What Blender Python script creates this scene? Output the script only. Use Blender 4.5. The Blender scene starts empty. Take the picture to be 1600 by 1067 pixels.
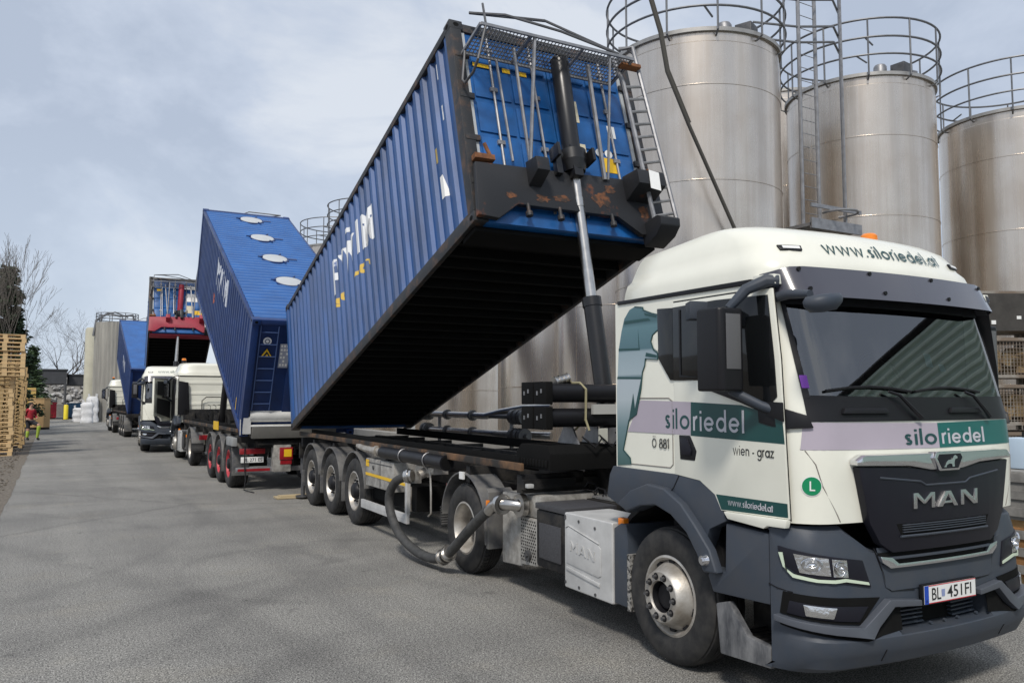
import bpy, bmesh, math, random
from mathutils import Vector, Matrix
SC = bpy.context.scene
COL = SC.collection
rad = math.radians
# ------------------------------------------------------------------ camera
cam_d = bpy.data.cameras.new('camera')
cam_d.sensor_width = 36.0
cam_d.lens = 36.0 * 1262 / 1600
cam_d.clip_start = 0.05
cam_d.clip_end = 3000
cam = bpy.data.objects.new('camera', cam_d)
COL.objects.link(cam)
cam.location = (0, 0, 1.95)
cam.rotation_euler = (math.pi / 2 + 0.0713, 0, -0.5229)
SC.camera = cam
# ------------------------------------------------------------------ light
SUN_EL, SUN_AZ = rad(50), rad(222)          # azimuth clockwise from +Y
sun_d = bpy.data.lights.new('sun', 'SUN')
sun_d.energy = 2.4
sun_d.angle = rad(10)
sun_d.color = (1.0, 0.94, 0.86)
sun = bpy.data.objects.new('sun', sun_d)
COL.objects.link(sun)
sdir = Vector((math.sin(SUN_AZ) * math.cos(SUN_EL), math.cos(SUN_AZ) * math.cos(SUN_EL), math.sin(SUN_EL)))
sun.rotation_euler = sdir.to_track_quat('Z', 'Y').to_euler()
sun.location = (0, 0, 60)
# ------------------------------------------------------------------ sky
W = bpy.data.worlds.new('World')
SC.world = W
W.use_nodes = True
wn, wl = W.node_tree.nodes, W.node_tree.links
wn.clear()
def wnode(t, **k):
    n = wn.new(t)
    for a, b in k.items():
        setattr(n, a, b)
    return n
out = wnode('ShaderNodeOutputWorld')
bg = wnode('ShaderNodeBackground')
bg.inputs['Strength'].default_value = 0.1
sky = wnode('ShaderNodeTexSky', sky_type='NISHITA', sun_disc=False)
sky.sun_elevation, sky.sun_rotation = SUN_EL, SUN_AZ
sky.air_density, sky.dust_density = 1.0, 1.5
tc = wnode('ShaderNodeTexCoord')
mp = wnode('ShaderNodeMapping')
mp.inputs['Scale'].default_value = (1.0, 1.0, 1.7)
mp.inputs['Location'].default_value = (0.35, 0.2, 0.1)
n1 = wnode('ShaderNodeTexNoise')
n1.inputs['Scale'].default_value = 2.5
n1.inputs['Detail'].default_value = 9
n1.inputs['Roughness'].default_value = 0.58
n1.inputs['Distortion'].default_value = 0.3
r1 = wnode('ShaderNodeValToRGB')
e = r1.color_ramp.elements
e[0].position, e[0].color = 0.42, (0.455, 0.52, 0.635, 1)
e[1].position, e[1].color = 0.60, (0.70, 0.745, 0.815, 1)
k = e.new(0.5); k.color = (0.54, 0.605, 0.72, 1)
# brighter, whiter band of thin cloud towards the horizon
sx = wnode('ShaderNodeSeparateXYZ')
hr = wnode('ShaderNodeMapRange')
hr.inputs['From Min'].default_value = 0.0
hr.inputs['From Max'].default_value = 0.3
hr.inputs['To Min'].default_value = 1.0
hr.inputs['To Max'].default_value = 0.0
n2 = wnode('ShaderNodeTexNoise')
n2.inputs['Scale'].default_value = 1.3
n2.inputs['Detail'].default_value = 4
m2 = wnode('ShaderNodeMath', operation='MULTIPLY')
mixh = wnode('ShaderNodeMix', data_type='RGBA')
mixh.inputs['B'].default_value = (0.62, 0.71, 0.82, 1)
sc = wnode('ShaderNodeMix', data_type='RGBA', blend_type='MULTIPLY')
sc.inputs['Factor'].default_value = 1.0
sc.inputs['B'].default_value = (9.4, 9.4, 9.4, 1)
mixs = wnode('ShaderNodeMix', data_type='RGBA')
mixs.inputs['Factor'].default_value = 0.9     # 90 % cloud, the Nishita sky shining through the rest
wl.new(tc.outputs['Generated'], mp.inputs['Vector'])
wl.new(mp.outputs['Vector'], n1.inputs['Vector'])
wl.new(tc.outputs['Generated'], n2.inputs['Vector'])
wl.new(n1.outputs['Fac'], r1.inputs['Fac'])
wl.new(tc.outputs['Generated'], sx.inputs['Vector'])
wl.new(sx.outputs['Z'], hr.inputs['Value'])
wl.new(hr.outputs['Result'], m2.inputs[0])
wl.new(n2.outputs['Fac'], m2.inputs[1])
wl.new(m2.outputs['Value'], mixh.inputs['Factor'])
wl.new(r1.outputs['Color'], mixh.inputs['A'])
wl.new(mixh.outputs['Result'], sc.inputs['A'])
wl.new(sky.outputs['Color'], mixs.inputs['A'])
wl.new(sc.outputs['Result'], mixs.inputs['B'])
wl.new(mixs.outputs['Result'], bg.inputs['Color'])
wl.new(bg.outputs['Background'], out.inputs['Surface'])
SC.view_settings.view_transform = 'Standard'
SC.view_settings.look = 'None'
SC.view_settings.exposure = 0.22
SC.view_settings.gamma = 1.0
SC.cycles.max_bounces = 8

# ------------------------------------------------------------------ materials
MATS = {}
def mat(name, col, rough=0.5, metal=0.0, var=0.0, vscale=3.0, col2=None, bump=0.0, bscale=40.0, stretch=None,
        coat=0.0, rvar=0.0, emit=None, contrast=(0.35, 0.7), spec=0.5):
    if name in MATS:
        return MATS[name]
    m = bpy.data.materials.new(name)
    m.use_nodes = True
    N, L = m.node_tree.nodes, m.node_tree.links
    b = N['Principled BSDF']
    b.inputs['Base Color'].default_value = (*col, 1)
    b.inputs['Roughness'].default_value = rough
    b.inputs['Metallic'].default_value = metal
    b.inputs['Coat Weight'].default_value = coat
    b.inputs['Coat Roughness'].default_value = 0.08
    b.inputs['Specular IOR Level'].default_value = spec
    m.diffuse_color = (*col, 1)
    if var or bump or rvar or col2:
        t = N.new('ShaderNodeTexCoord')
        mpn = N.new('ShaderNodeMapping')
        if stretch:
            mpn.inputs['Scale'].default_value = stretch
        L.new(t.outputs['Object'], mpn.inputs['Vector'])
    if var or col2 or rvar:
        nz = N.new('ShaderNodeTexNoise')
        nz.inputs['Scale'].default_value = vscale
        nz.inputs['Detail'].default_value = 8
        nz.inputs['Roughness'].default_value = 0.62
        L.new(mpn.outputs['Vector'], nz.inputs['Vector'])
        rp = N.new('ShaderNodeValToRGB')
        rp.color_ramp.elements[0].position, rp.color_ramp.elements[1].position = contrast
        c2 = col2 or tuple(c * (1 - var) for c in col)
        rp.color_ramp.elements[0].color = (*c2, 1)
        rp.color_ramp.elements[1].color = (*col, 1)
        L.new(nz.outputs['Fac'], rp.inputs['Fac'])
        L.new(rp.outputs['Color'], b.inputs['Base Color'])
        if rvar:
            mr = N.new('ShaderNodeMapRange')
            mr.inputs['To Min'].default_value = rough + rvar
            mr.inputs['To Max'].default_value = max(0.03, rough - rvar)
            L.new(nz.outputs['Fac'], mr.inputs['Value'])
            L.new(mr.outputs['Result'], b.inputs['Roughness'])
    if bump:
        nb = N.new('ShaderNodeTexNoise')
        nb.inputs['Scale'].default_value = bscale
        nb.inputs['Detail'].default_value = 6
        L.new(mpn.outputs['Vector'], nb.inputs['Vector'])
        bp = N.new('ShaderNodeBump')
        bp.inputs['Strength'].default_value = bump
        bp.inputs['Distance'].default_value = 0.02
        L.new(nb.outputs['Fac'], bp.inputs['Height'])
        L.new(bp.outputs['Normal'], b.inputs['Normal'])
    if emit:
        b.inputs['Emission Color'].default_value = (*emit[:3], 1)
        b.inputs['Emission Strength'].default_value = emit[3]
    MATS[name] = m
    return m

def glass_mat(name, tint, ior=1.55):
    m = bpy.data.materials.new(name)
    m.use_nodes = True
    N, L = m.node_tree.nodes, m.node_tree.links
    N.clear()
    o = N.new('ShaderNodeOutputMaterial')
    mx = N.new('ShaderNodeMixShader')
    f = N.new('ShaderNodeFresnel'); f.inputs['IOR'].default_value = ior
    tr = N.new('ShaderNodeBsdfTransparent'); tr.inputs['Color'].default_value = (*tint, 1)
    gl = N.new('ShaderNodeBsdfGlossy'); gl.inputs['Roughness'].default_value = 0.015
    L.new(f.outputs['Fac'], mx.inputs['Fac'])
    L.new(tr.outputs['BSDF'], mx.inputs[1]); L.new(gl.outputs['BSDF'], mx.inputs[2])
    L.new(mx.outputs['Shader'], o.inputs['Surface'])
    MATS[name] = m
    return m

CREAM = mat('cream_paint', (0.82, 0.815, 0.715), 0.30, var=0.09, vscale=1.6, coat=0.35, rvar=0.05)
PLASTIC = mat('grey_plastic', (0.042, 0.054, 0.074), 0.50, col2=(0.056, 0.063, 0.076), vscale=5, rvar=0.12, bump=0.06, bscale=300, spec=0.32)
DUSTY = mat('dusty_plastic', (0.26, 0.26, 0.26), 0.75, col2=(0.05, 0.053, 0.06), vscale=7, stretch=(1, 1, 0.35), bump=0.15, bscale=90)
BLACK = mat('black_trim', (0.010, 0.010, 0.012), 0.42, rvar=0.08, vscale=6, spec=0.28)
GRILLE = mat('grille_black', (0.011, 0.011, 0.017), 0.36, rvar=0.08, vscale=5, spec=0.26)
DARK = mat('dark_interior', (0.015, 0.015, 0.016), 0.8)
CHASSIS = mat('chassis_black', (0.012, 0.012, 0.013), 0.6, col2=(0.045, 0.041, 0.036), vscale=5, contrast=(0.30, 0.55), bump=0.1, bscale=60, spec=0.25)
RAMBLACK = mat('ram_black', (0.014, 0.014, 0.016), 0.34, rvar=0.1, vscale=5, var=0.4)
GREEN = mat('dark_green_film', (0.008, 0.062, 0.060), 0.32, var=0.1)
TEAL = mat('teal_film', (0.010, 0.125, 0.115), 0.32, var=0.1)
LILAC = mat('lilac_film', (0.42, 0.375, 0.435), 0.4, var=0.06)
LTEXT = mat('pale_lettering', (0.50, 0.50, 0.54), 0.4)
DTEXT = mat('dark_lettering', (0.012, 0.06, 0.062), 0.4)
BTEXT = mat('black_lettering', (0.012, 0.013, 0.014), 0.45)
CHROME = mat('chrome', (0.72, 0.72, 0.74), 0.10, 1.0)
STEEL = mat('bright_steel', (0.62, 0.60, 0.57), 0.28, 1.0, var=0.25, vscale=9)
GALV = mat('galvanised_steel', (0.36, 0.36, 0.37), 0.5, 0.7, var=0.35, vscale=8)
GUNMETAL = mat('dull_steel', (0.15, 0.15, 0.155), 0.5, 0.6, var=0.4, vscale=6)
ALU = mat('dirty_aluminium', (0.62, 0.60, 0.56), 0.45, 0.6, col2=(0.34, 0.305, 0.26), vscale=6, bump=0.08, bscale=80)
SILVER = mat('silver_paint', (0.56, 0.56, 0.55), 0.5, 0.1, var=0.22, vscale=5, bump=0.05, bscale=60)
BOXGREY = mat('dusty_grey_box', (0.42, 0.41, 0.38), 0.7, col2=(0.19, 0.18, 0.165), vscale=8, bump=0.1, bscale=70)
RUBBER = mat('tyre_rubber', (0.013, 0.013, 0.014), 0.75, col2=(0.040, 0.038, 0.035), vscale=9, contrast=(0.30, 0.62), bump=0.12, bscale=120)
ORANGE = mat('orange_lens', (0.80, 0.22, 0.01), 0.2, coat=0.5)
RED = mat('red_lens', (0.34, 0.010, 0.018), 0.35, coat=0.3, var=.3, vscale=8)
YELLOW = mat('yellow_film', (0.85, 0.52, 0.02), 0.4, var=0.15)
WHITE = mat('white_film', (0.80, 0.80, 0.78), 0.5, var=0.06)
BADGE = mat('badge_green', (0.0, 0.22, 0.085), 0.4)
EUBLUE = mat('plate_blue', (0.01, 0.06, 0.42), 0.4)
PLATERED = mat('plate_red', (0.55, 0.03, 0.05), 0.4)
DRL = mat('light_guide', (0.50, 0.58, 0.46), 0.3, emit=(0.75, 0.9, 0.65, 0.06))
LAMPREF = mat('lamp_reflector', (0.75, 0.75, 0.75), 0.12, 1.0, bump=0.35, bscale=18)
PURPLE = mat('purple_film', (0.22, 0.05, 0.42), 0.5)
PAPER = mat('paper', (0.75, 0.80, 0.78), 0.8)
RUSTY = mat('rusty_beam', (0.17, 0.092, 0.045), 0.8, col2=(0.022, 0.020, 0.018), vscale=2.5, contrast=(0.45, 0.66))
RUST = mat('rust', (0.30, 0.12, 0.04), 0.85, col2=(0.10, 0.04, 0.018), vscale=10)
CBLUE = mat('container_blue', (0.018, 0.082, 0.26), 0.50, col2=(0.022, 0.052, 0.135), vscale=2.2, rvar=0.08, spec=0.5, stretch=(1, 1, 0.35), contrast=(0.3, 0.6), bump=0.06, bscale=25)
CFRONT = mat('container_end_blue', (0.012, 0.120, 0.38), 0.40, var=0.45, vscale=2.5, rvar=0.1, bump=0.06, bscale=25)
CNAVY = mat('container_navy', (0.010, 0.040, 0.165), 0.45, var=0.35, vscale=2.0, rvar=0.1, bump=0.06, bscale=25)
CROOF = mat('container_roof_blue', (0.035, 0.140, 0.40), 0.40, col2=(0.030, 0.105, 0.30), vscale=1.8, rvar=0.1)
CBLACK = mat('container_frame_black', (0.018, 0.019, 0.021), 0.55, col2=(0.09, 0.05, 0.03), vscale=5, contrast=(0.33, 0.5), bump=0.15, bscale=50)
UNDER = mat('underbody_black', (0.008, 0.008, 0.008), 0.8, var=0.3, spec=0.12)
CRADLE = mat('cradle_black', (0.018, 0.019, 0.022), 0.5, col2=(0.15, 0.05, 0.02), vscale=2.6, contrast=(0.31, 0.39), bump=0.1, bscale=40, spec=0.35)
CRADLERED = mat('cradle_red', (0.34, 0.022, 0.045), 0.5, var=0.25, vscale=3)
LIDGREY = mat('hatch_lid', (0.50, 0.52, 0.53), 0.5, var=0.12)
WHITEPIPE = mat('white_pipe', (0.72, 0.72, 0.70), 0.45, var=0.2, vscale=5)
RIMRED = mat('rim_red', (0.50, 0.035, 0.05), 0.45, var=0.2, vscale=5)
WINGLASS = glass_mat('windscreen_glass', (0.42, 0.54, 0.52), 2.7)
SIDEGLASS = mat('side_window_glass', (0.008, 0.009, 0.010), 0.06, rvar=0.02, vscale=2)

# ------------------------------------------------------------------ mesh helpers
SPLIT = {'mirror_arm', 'header', 'roof_gutter', 'ram_bracket', 'stay', 'tube_support', 'trunnion', 'bumper_joint', 'grille_bar', 'grille_slat', 'lamp_unit', 'stand', 'windscreen_sticker', 'box_fitting', 'strap', 'step_tread', 'lashing_strap', 'flange_latch', 'side_patch', 'bridge_rail', 'back_wall_seam', 'back_wall_rib', 'panel_seam', 'top_pipe'}
class MB:
    def __init__(s):
        s.bm = bmesh.new()
        s.mi = 0
    def face(s, vs):
        try:
            f = s.bm.faces.new(vs)
            f.material_index = s.mi
            return f
        except ValueError:
            return None
    def v(s, p):
        return s.bm.verts.new(p)
    def box(s, x0, x1, y0, y1, z0, z1, M=None):
        c = [Vector((x, y, z)) for z in (z0, z1) for y in (y0, y1) for x in (x0, x1)]
        if M:
            c = [M @ p for p in c]
        v = [s.v(p) for p in c]
        for q in ((0, 2, 3, 1), (4, 5, 7, 6), (0, 1, 5, 4), (2, 6, 7, 3), (0, 4, 6, 2), (1, 3, 7, 5)):
            s.face([v[i] for i in q])
        return s
    def prism(s, poly, ax, a, b):
        """poly in the two other axes (order x,y,z without ax), extruded from a to b"""
        def P(p, t):
            return {'x': (t, p[0], p[1]), 'y': (p[0], t, p[1]), 'z': (p[0], p[1], t)}[ax]
        A = [s.v(P(p, a)) for p in poly]
        B = [s.v(P(p, b)) for p in poly]
        n = len(poly)
        s.face(A); s.face(B[::-1])
        for i in range(n):
            s.face([A[i], B[i], B[(i + 1) % n], A[(i + 1) % n]])
        return s
    def cyl(s, p0, p1, r0, r1=None, n=16, caps=True):
        p0, p1 = Vector(p0), Vector(p1)
        r1 = r0 if r1 is None else r1
        d = (p1 - p0).normalized()
        u = d.orthogonal().normalized(); w = d.cross(u)
        ring = lambda p, r: [s.v(p + (u * math.cos(2 * math.pi * i / n) + w * math.sin(2 * math.pi * i / n)) * r) for i in range(n)]
        A, B = ring(p0, r0), ring(p1, r1)
        for i in range(n):
            s.face([A[i], A[(i + 1) % n], B[(i + 1) % n], B[i]])
        if caps:
            s.face(A[::-1]); s.face(B)
        return s
    def tube(s, pts, r, n=8, caps=True, closed=False):
        pts = [Vector(p) for p in pts]
        m = len(pts)
        rs = r if isinstance(r, (list, tuple)) else [r] * m
        prev = None; rings = []
        for i, p in enumerate(pts):
            a = pts[(i - 1) % m] if (closed or i > 0) else p
            b = pts[(i + 1) % m] if (closed or i < m - 1) else p
            d = (b - a).normalized()
            if prev is None:
                u = d.orthogonal().normalized()
            else:
                u = (prev - d * prev.dot(d))
                u = u.normalized() if u.length > 1e-6 else d.orthogonal().normalized()
            prev = u; w = d.cross(u)
            rings.append([s.v(p + (u * math.cos(2 * math.pi * k / n) + w * math.sin(2 * math.pi * k / n)) * rs[i]) for k in range(n)])
        for i in range(m if closed else m - 1):
            A, B = rings[i], rings[(i + 1) % m]
            for k in range(n):
                s.face([A[k], A[(k + 1) % n], B[(k + 1) % n], B[k]])
        if caps and not closed:
            s.face(rings[0][::-1]); s.face(rings[-1])
        return s
    def lathe(s, prof, origin=(0, 0, 0), axis='x', n=32, mats=None):
        """prof: (radius, along-axis)"""
        o = Vector(origin)
        def P(r, a, t):
            c, q = r * math.cos(t), r * math.sin(t)
            return o + Vector({'x': (a, c, q), 'y': (c, a, q), 'z': (c, q, a)}[axis])
        rings = []
        for r, a in prof:
            if r < 1e-6:
                rings.append([s.v(P(0, a, 0))])
            else:
                rings.append([s.v(P(r, a, 2 * math.pi * i / n)) for i in range(n)])
        for j in range(len(prof) - 1):
            A, B = rings[j], rings[j + 1]
            if mats:
                s.mi = mats[j]
            for i in range(n):
                k = (i + 1) % n
                q = [A[i % len(A)], A[k % len(A)], B[k % len(B)], B[i % len(B)]]
                u = []
                for x in q:
                    if x not in u:
                        u.append(x)
                if len(u) > 2:
                    s.face(u)
        return s
    def grid(s, P, skip=None):
        V = [[s.v(p) for p in row] for row in P]
        for i in range(len(P) - 1):
            for j in range(len(P[0]) - 1):
                if skip and skip(i, j):
                    continue
                s.face([V[i][j], V[i][j + 1], V[i + 1][j + 1], V[i + 1][j]])
        return s
    def build(s, name, m, parent=None, bevel=0.0, smooth=35, seg=2, normals=True):
        bm = s.bm
        bmesh.ops.remove_doubles(bm, verts=bm.verts[:], dist=1e-5)
        if normals:
            bmesh.ops.recalc_face_normals(bm, faces=bm.faces[:])
        if bevel:
            ed = [e for e in bm.edges if len(e.link_faces) == 2 and e.calc_face_angle(0) > rad(28)]
            if ed:
                bmesh.ops.bevel(bm, geom=ed, offset=bevel, segments=seg, profile=0.6, affect='EDGES', clamp_overlap=True)
        if name in SPLIT:                                       # one object for each loose piece
            seen, first = set(), None
            for f0 in list(bm.faces):
                if f0 in seen:
                    continue
                isl, todo = [], [f0]; seen.add(f0)
                while todo:
                    f = todo.pop(); isl.append(f)
                    for e in f.edges:
                        for g in e.link_faces:
                            if g not in seen:
                                seen.add(g); todo.append(g)
                p = MB(); vm = {}
                for f in isl:
                    for v in f.verts:
                        if v not in vm:
                            vm[v] = p.v(v.co)
                    p.mi = f.material_index; p.face([vm[v] for v in f.verts])
                o = p._link(name, m, parent, smooth)
                first = first or o
            bm.free()
            return first
        return s._link(name, m, parent, smooth)
    def _link(s, name, m, parent, smooth):
        bm = s.bm
        me = bpy.data.meshes.new(name)
        bm.to_mesh(me); bm.free()
        for x in (m if isinstance(m, (list, tuple)) else [m]):
            me.materials.append(x)
        if smooth:
            me.polygons.foreach_set('use_smooth', [True] * len(me.polygons))
            me.set_sharp_from_angle(angle=rad(smooth))
        o = bpy.data.objects.new(name, me)
        COL.objects.link(o)
        if parent:
            o.parent = parent
        return o

def empty(name, loc=(0, 0, 0), rot=(0, 0, 0)):
    o = bpy.data.objects.new(name, None)
    o.empty_display_size = 0.3
    COL.objects.link(o)
    o.location = loc; o.rotation_euler = rot
    return o
def tag(o, label=None, cat=None, group=None, kind=None):
    for k, v in (('label', label), ('category', cat), ('group', group), ('kind', kind)):
        if v:
            o[k] = v
    return o
def kids(o):
    return [c for c in bpy.data.objects if c.parent == o]
def copy_tree(o, parent=None, table=None):
    if table is None:
        table = {}
        for q in bpy.data.objects:
            table.setdefault(q.parent, []).append(q)
    c = o.copy(); COL.objects.link(c)
    if parent:
        c.parent = parent
    for ch in table.get(o, []):
        copy_tree(ch, c, table)
    return c

# ------- flat 2-D shapes laid onto a (possibly curved) surface fn(s, z, w)
def wrap(mb, polys, fn, off=0.003, th=0.0, cut=0.0, step=0.0, zcut=()):
    for pi, poly in enumerate(polys):
        bm = bmesh.new()
        vs = [bm.verts.new((p[0], p[1], 0)) for p in poly]
        try:
            bm.faces.new(vs)
        except ValueError:
            bm.free(); continue
        if cut:
            lo, hi = min(p[0] for p in poly), max(p[0] for p in poly)
            if isinstance(cut, list):
                cuts = [c for c in cut if lo < c < hi]
            else:
                k0 = math.floor(lo / cut) + 1
                cuts = [k * cut for k in range(k0, k0 + int((hi - lo) / cut) + 2) if k * cut < hi - 1e-4]
            for c in cuts:
                bmesh.ops.bisect_plane(bm, geom=bm.verts[:] + bm.edges[:] + bm.faces[:], plane_co=(c, 0, 0), plane_no=(1, 0, 0))
        for c in zcut:
            bmesh.ops.bisect_plane(bm, geom=bm.verts[:] + bm.edges[:] + bm.faces[:], plane_co=(0, c, 0), plane_no=(0, 1, 0))
        w1 = off + th + step * pi
        top = {v: mb.v(fn(v.co.x, v.co.y, w1)) for v in bm.verts}
        for f in bm.faces:
            mb.face([top[v] for v in f.verts])
        if th:
            low = {v: mb.v(fn(v.co.x, v.co.y, off)) for v in bm.verts}
            for e in bm.edges:
                if len(e.link_faces) == 1:
                    a, b = e.verts
                    mb.face([top[a], top[b], low[b], low[a]])
        bm.free()
    return mb

# ------- round geometric lettering made of strokes (x height 1)
def _arc(cx, cy, r, a0, a1, n=14):
    return [(cx + r * math.cos(rad(a0 + (a1 - a0) * i / n)), cy + r * math.sin(rad(a0 + (a1 - a0) * i / n))) for i in range(n + 1)]
def glyph(c, t):
    h = t / 2; R = 0.5 - h; O = lambda cx=0.5: _arc(cx, 0.5, R, 0, 360, 24)
    L = lambda *p: list(p)
    G = {
        's': ([_arc(0.32, 0.735, 0.235 - h + 0.03, 20, 270, 12) + _arc(0.32, 0.265, 0.235 - h + 0.03, 90, -160, 12)], 0.62),
        'i': ([L((h, 0), (h, 1)), L((h, 1.22), (h, 1.22 + t))], t),
        'l': ([L((h, 0), (h, 1.5))], t),
        'o': ([O()], 1.0),
        'r': ([L((h, 0), (h, 1)), _arc(h + 0.40, 0.58, 0.40, 180, 95, 8)], 0.46),
        'e': ([_arc(0.5, 0.5, R, 0, 325, 22), L((h, 0.5), (1 - h, 0.5))], 1.0),
        'd': ([O(), L((1 - h, 0), (1 - h, 1.5))], 1.0),
        'a': ([O(), L((1 - h, 0), (1 - h, 1))], 1.0),
        't': ([L((0.2, 0), (0.2, 1.35)), L((0, 0.95), (0.42, 0.95))], 0.42),
        'w': ([L((0.05, 1), (0.36, 0.03), (0.67, 1), (0.98, 0.03), (1.29, 1))], 1.34),
        'n': ([L((h, 0), (h, 1)), _arc(0.42, 0.58, 0.42 - h, 180, 0, 12) + [(0.84 - h, 0)]], 0.84),
        'g': ([O(), L((1 - h, 1), (1 - h, -0.05)), _arc(0.5, -0.05, R, 0, -150, 10)], 1.0),
        'z': ([L((0.03, 1 - h), (0.66, 1 - h), (0.05, h), (0.7, h))], 0.72),
        '-': ([L((0, 0.45), (0.4, 0.45))], 0.4),
        '.': ([L((h, 0), (h, t))], t),
        ' ': ([], 0.35),
        'O': ([[(0.5 + 0.45 * math.cos(a * math.pi / 12), 0.7 + (0.7 - h) * math.sin(a * math.pi / 12)) for a in range(25)],
               L((0.3, 1.6), (0.3, 1.6 + t)), L((0.7, 1.6), (0.7, 1.6 + t))], 1.0),
        '8': ([_arc(0.36, 1.06, 0.29, 0, 360, 18), _arc(0.36, 0.40, 0.36, 0, 360, 18)], 0.75),
        '1': ([L((0.02, 1.15), (0.22, 1.4), (0.22, 0))], 0.32),
        'M': ([L((h, 0), (h, 1), (0.6, 0.12), (1.2 - h, 1), (1.2 - h, 0))], 1.2),
        'L': ([L((h, 1.4), (h, h), (0.75, h))], 0.75),
    }
    return G[c]
def strokes(text, xh, t=0.17, gap=0.2, width=None):
    """list of quads in 2-D, origin at the left of the base line"""
    polys, x = [], 0.0
    for ch in text:
        ls, adv = glyph(ch, t)
        for ln in ls:
            n = len(ln)
            closed = n > 3 and abs(ln[0][0] - ln[-1][0]) + abs(ln[0][1] - ln[-1][1]) < 1e-6
            pts = [Vector((p[0] + x, p[1])) for p in ln]
            Ls, Rs = [], []
            for i, p in enumerate(pts):
                a = pts[i - 1] if i > 0 else (pts[-2] if closed else None)
                b = pts[i + 1] if i < n - 1 else (pts[1] if closed else None)
                d1 = (p - a).normalized() if a is not None else (b - p).normalized()
                d2 = (b - p).normalized() if b is not None else d1
                nn = Vector((-d1.y - d2.y, d1.x + d2.x))
                nn = nn.normalized() if nn.length > 1e-6 else Vector((-d1.y, d1.x))
                k = 1 / max(0.55, nn.dot(Vector((-d1.y, d1.x))))
                Ls.append(p + nn * t / 2 * k); Rs.append(p - nn * t / 2 * k)
            for i in range(n - 1):
                polys.append([tuple(Ls[i]), tuple(Ls[i + 1]), tuple(Rs[i + 1]), tuple(Rs[i])])
        x += adv + gap
    x -= gap
    sx = xh if width is None else width / x
    return [[(p[0] * sx, p[1] * xh) for p in q] for q in polys], x * sx
def font_polys(text, size=1.0, bold=0.0, width=None, height=None):
    cu = bpy.data.curves.new('lettering', 'FONT')
    cu.body = text; cu.size = size; cu.offset = bold; cu.resolution_u = 4
    o = bpy.data.objects.new('lettering', cu)
    COL.objects.link(o)
    dg = bpy.context.evaluated_depsgraph_get()
    me = bpy.data.meshes.new_from_object(o.evaluated_get(dg))
    P = [[(me.vertices[i].co.x, me.vertices[i].co.y) for i in p.vertices] for p in me.polygons]
    bpy.data.objects.remove(o); bpy.data.curves.remove(cu); bpy.data.meshes.remove(me)
    xs = [p[0] for q in P for p in q]; ys = [p[1] for q in P for p in q]
    x0, x1, y0, y1 = min(xs), max(xs), min(ys), max(ys)
    sx = width / (x1 - x0) if width else 1
    sy = height / (y1 - y0) if height else sx
    if not width and height:
        sx = sy
    return [[((p[0] - x0) * sx, (p[1] - y0) * sy) for p in q] for q in P]
def shift(polys, dx, dy, sx=1, sy=1, shear=0):
    return [[(p[0] * sx + dx + shear * p[1], p[1] * sy + dy) for p in q] for q in polys]
def disc(cx, cy, r, n=28, ry=None):
    return [(cx + r * math.cos(2 * math.pi * i / n), cy + (ry or r) * math.sin(2 * math.pi * i / n)) for i in range(n)]
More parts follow.
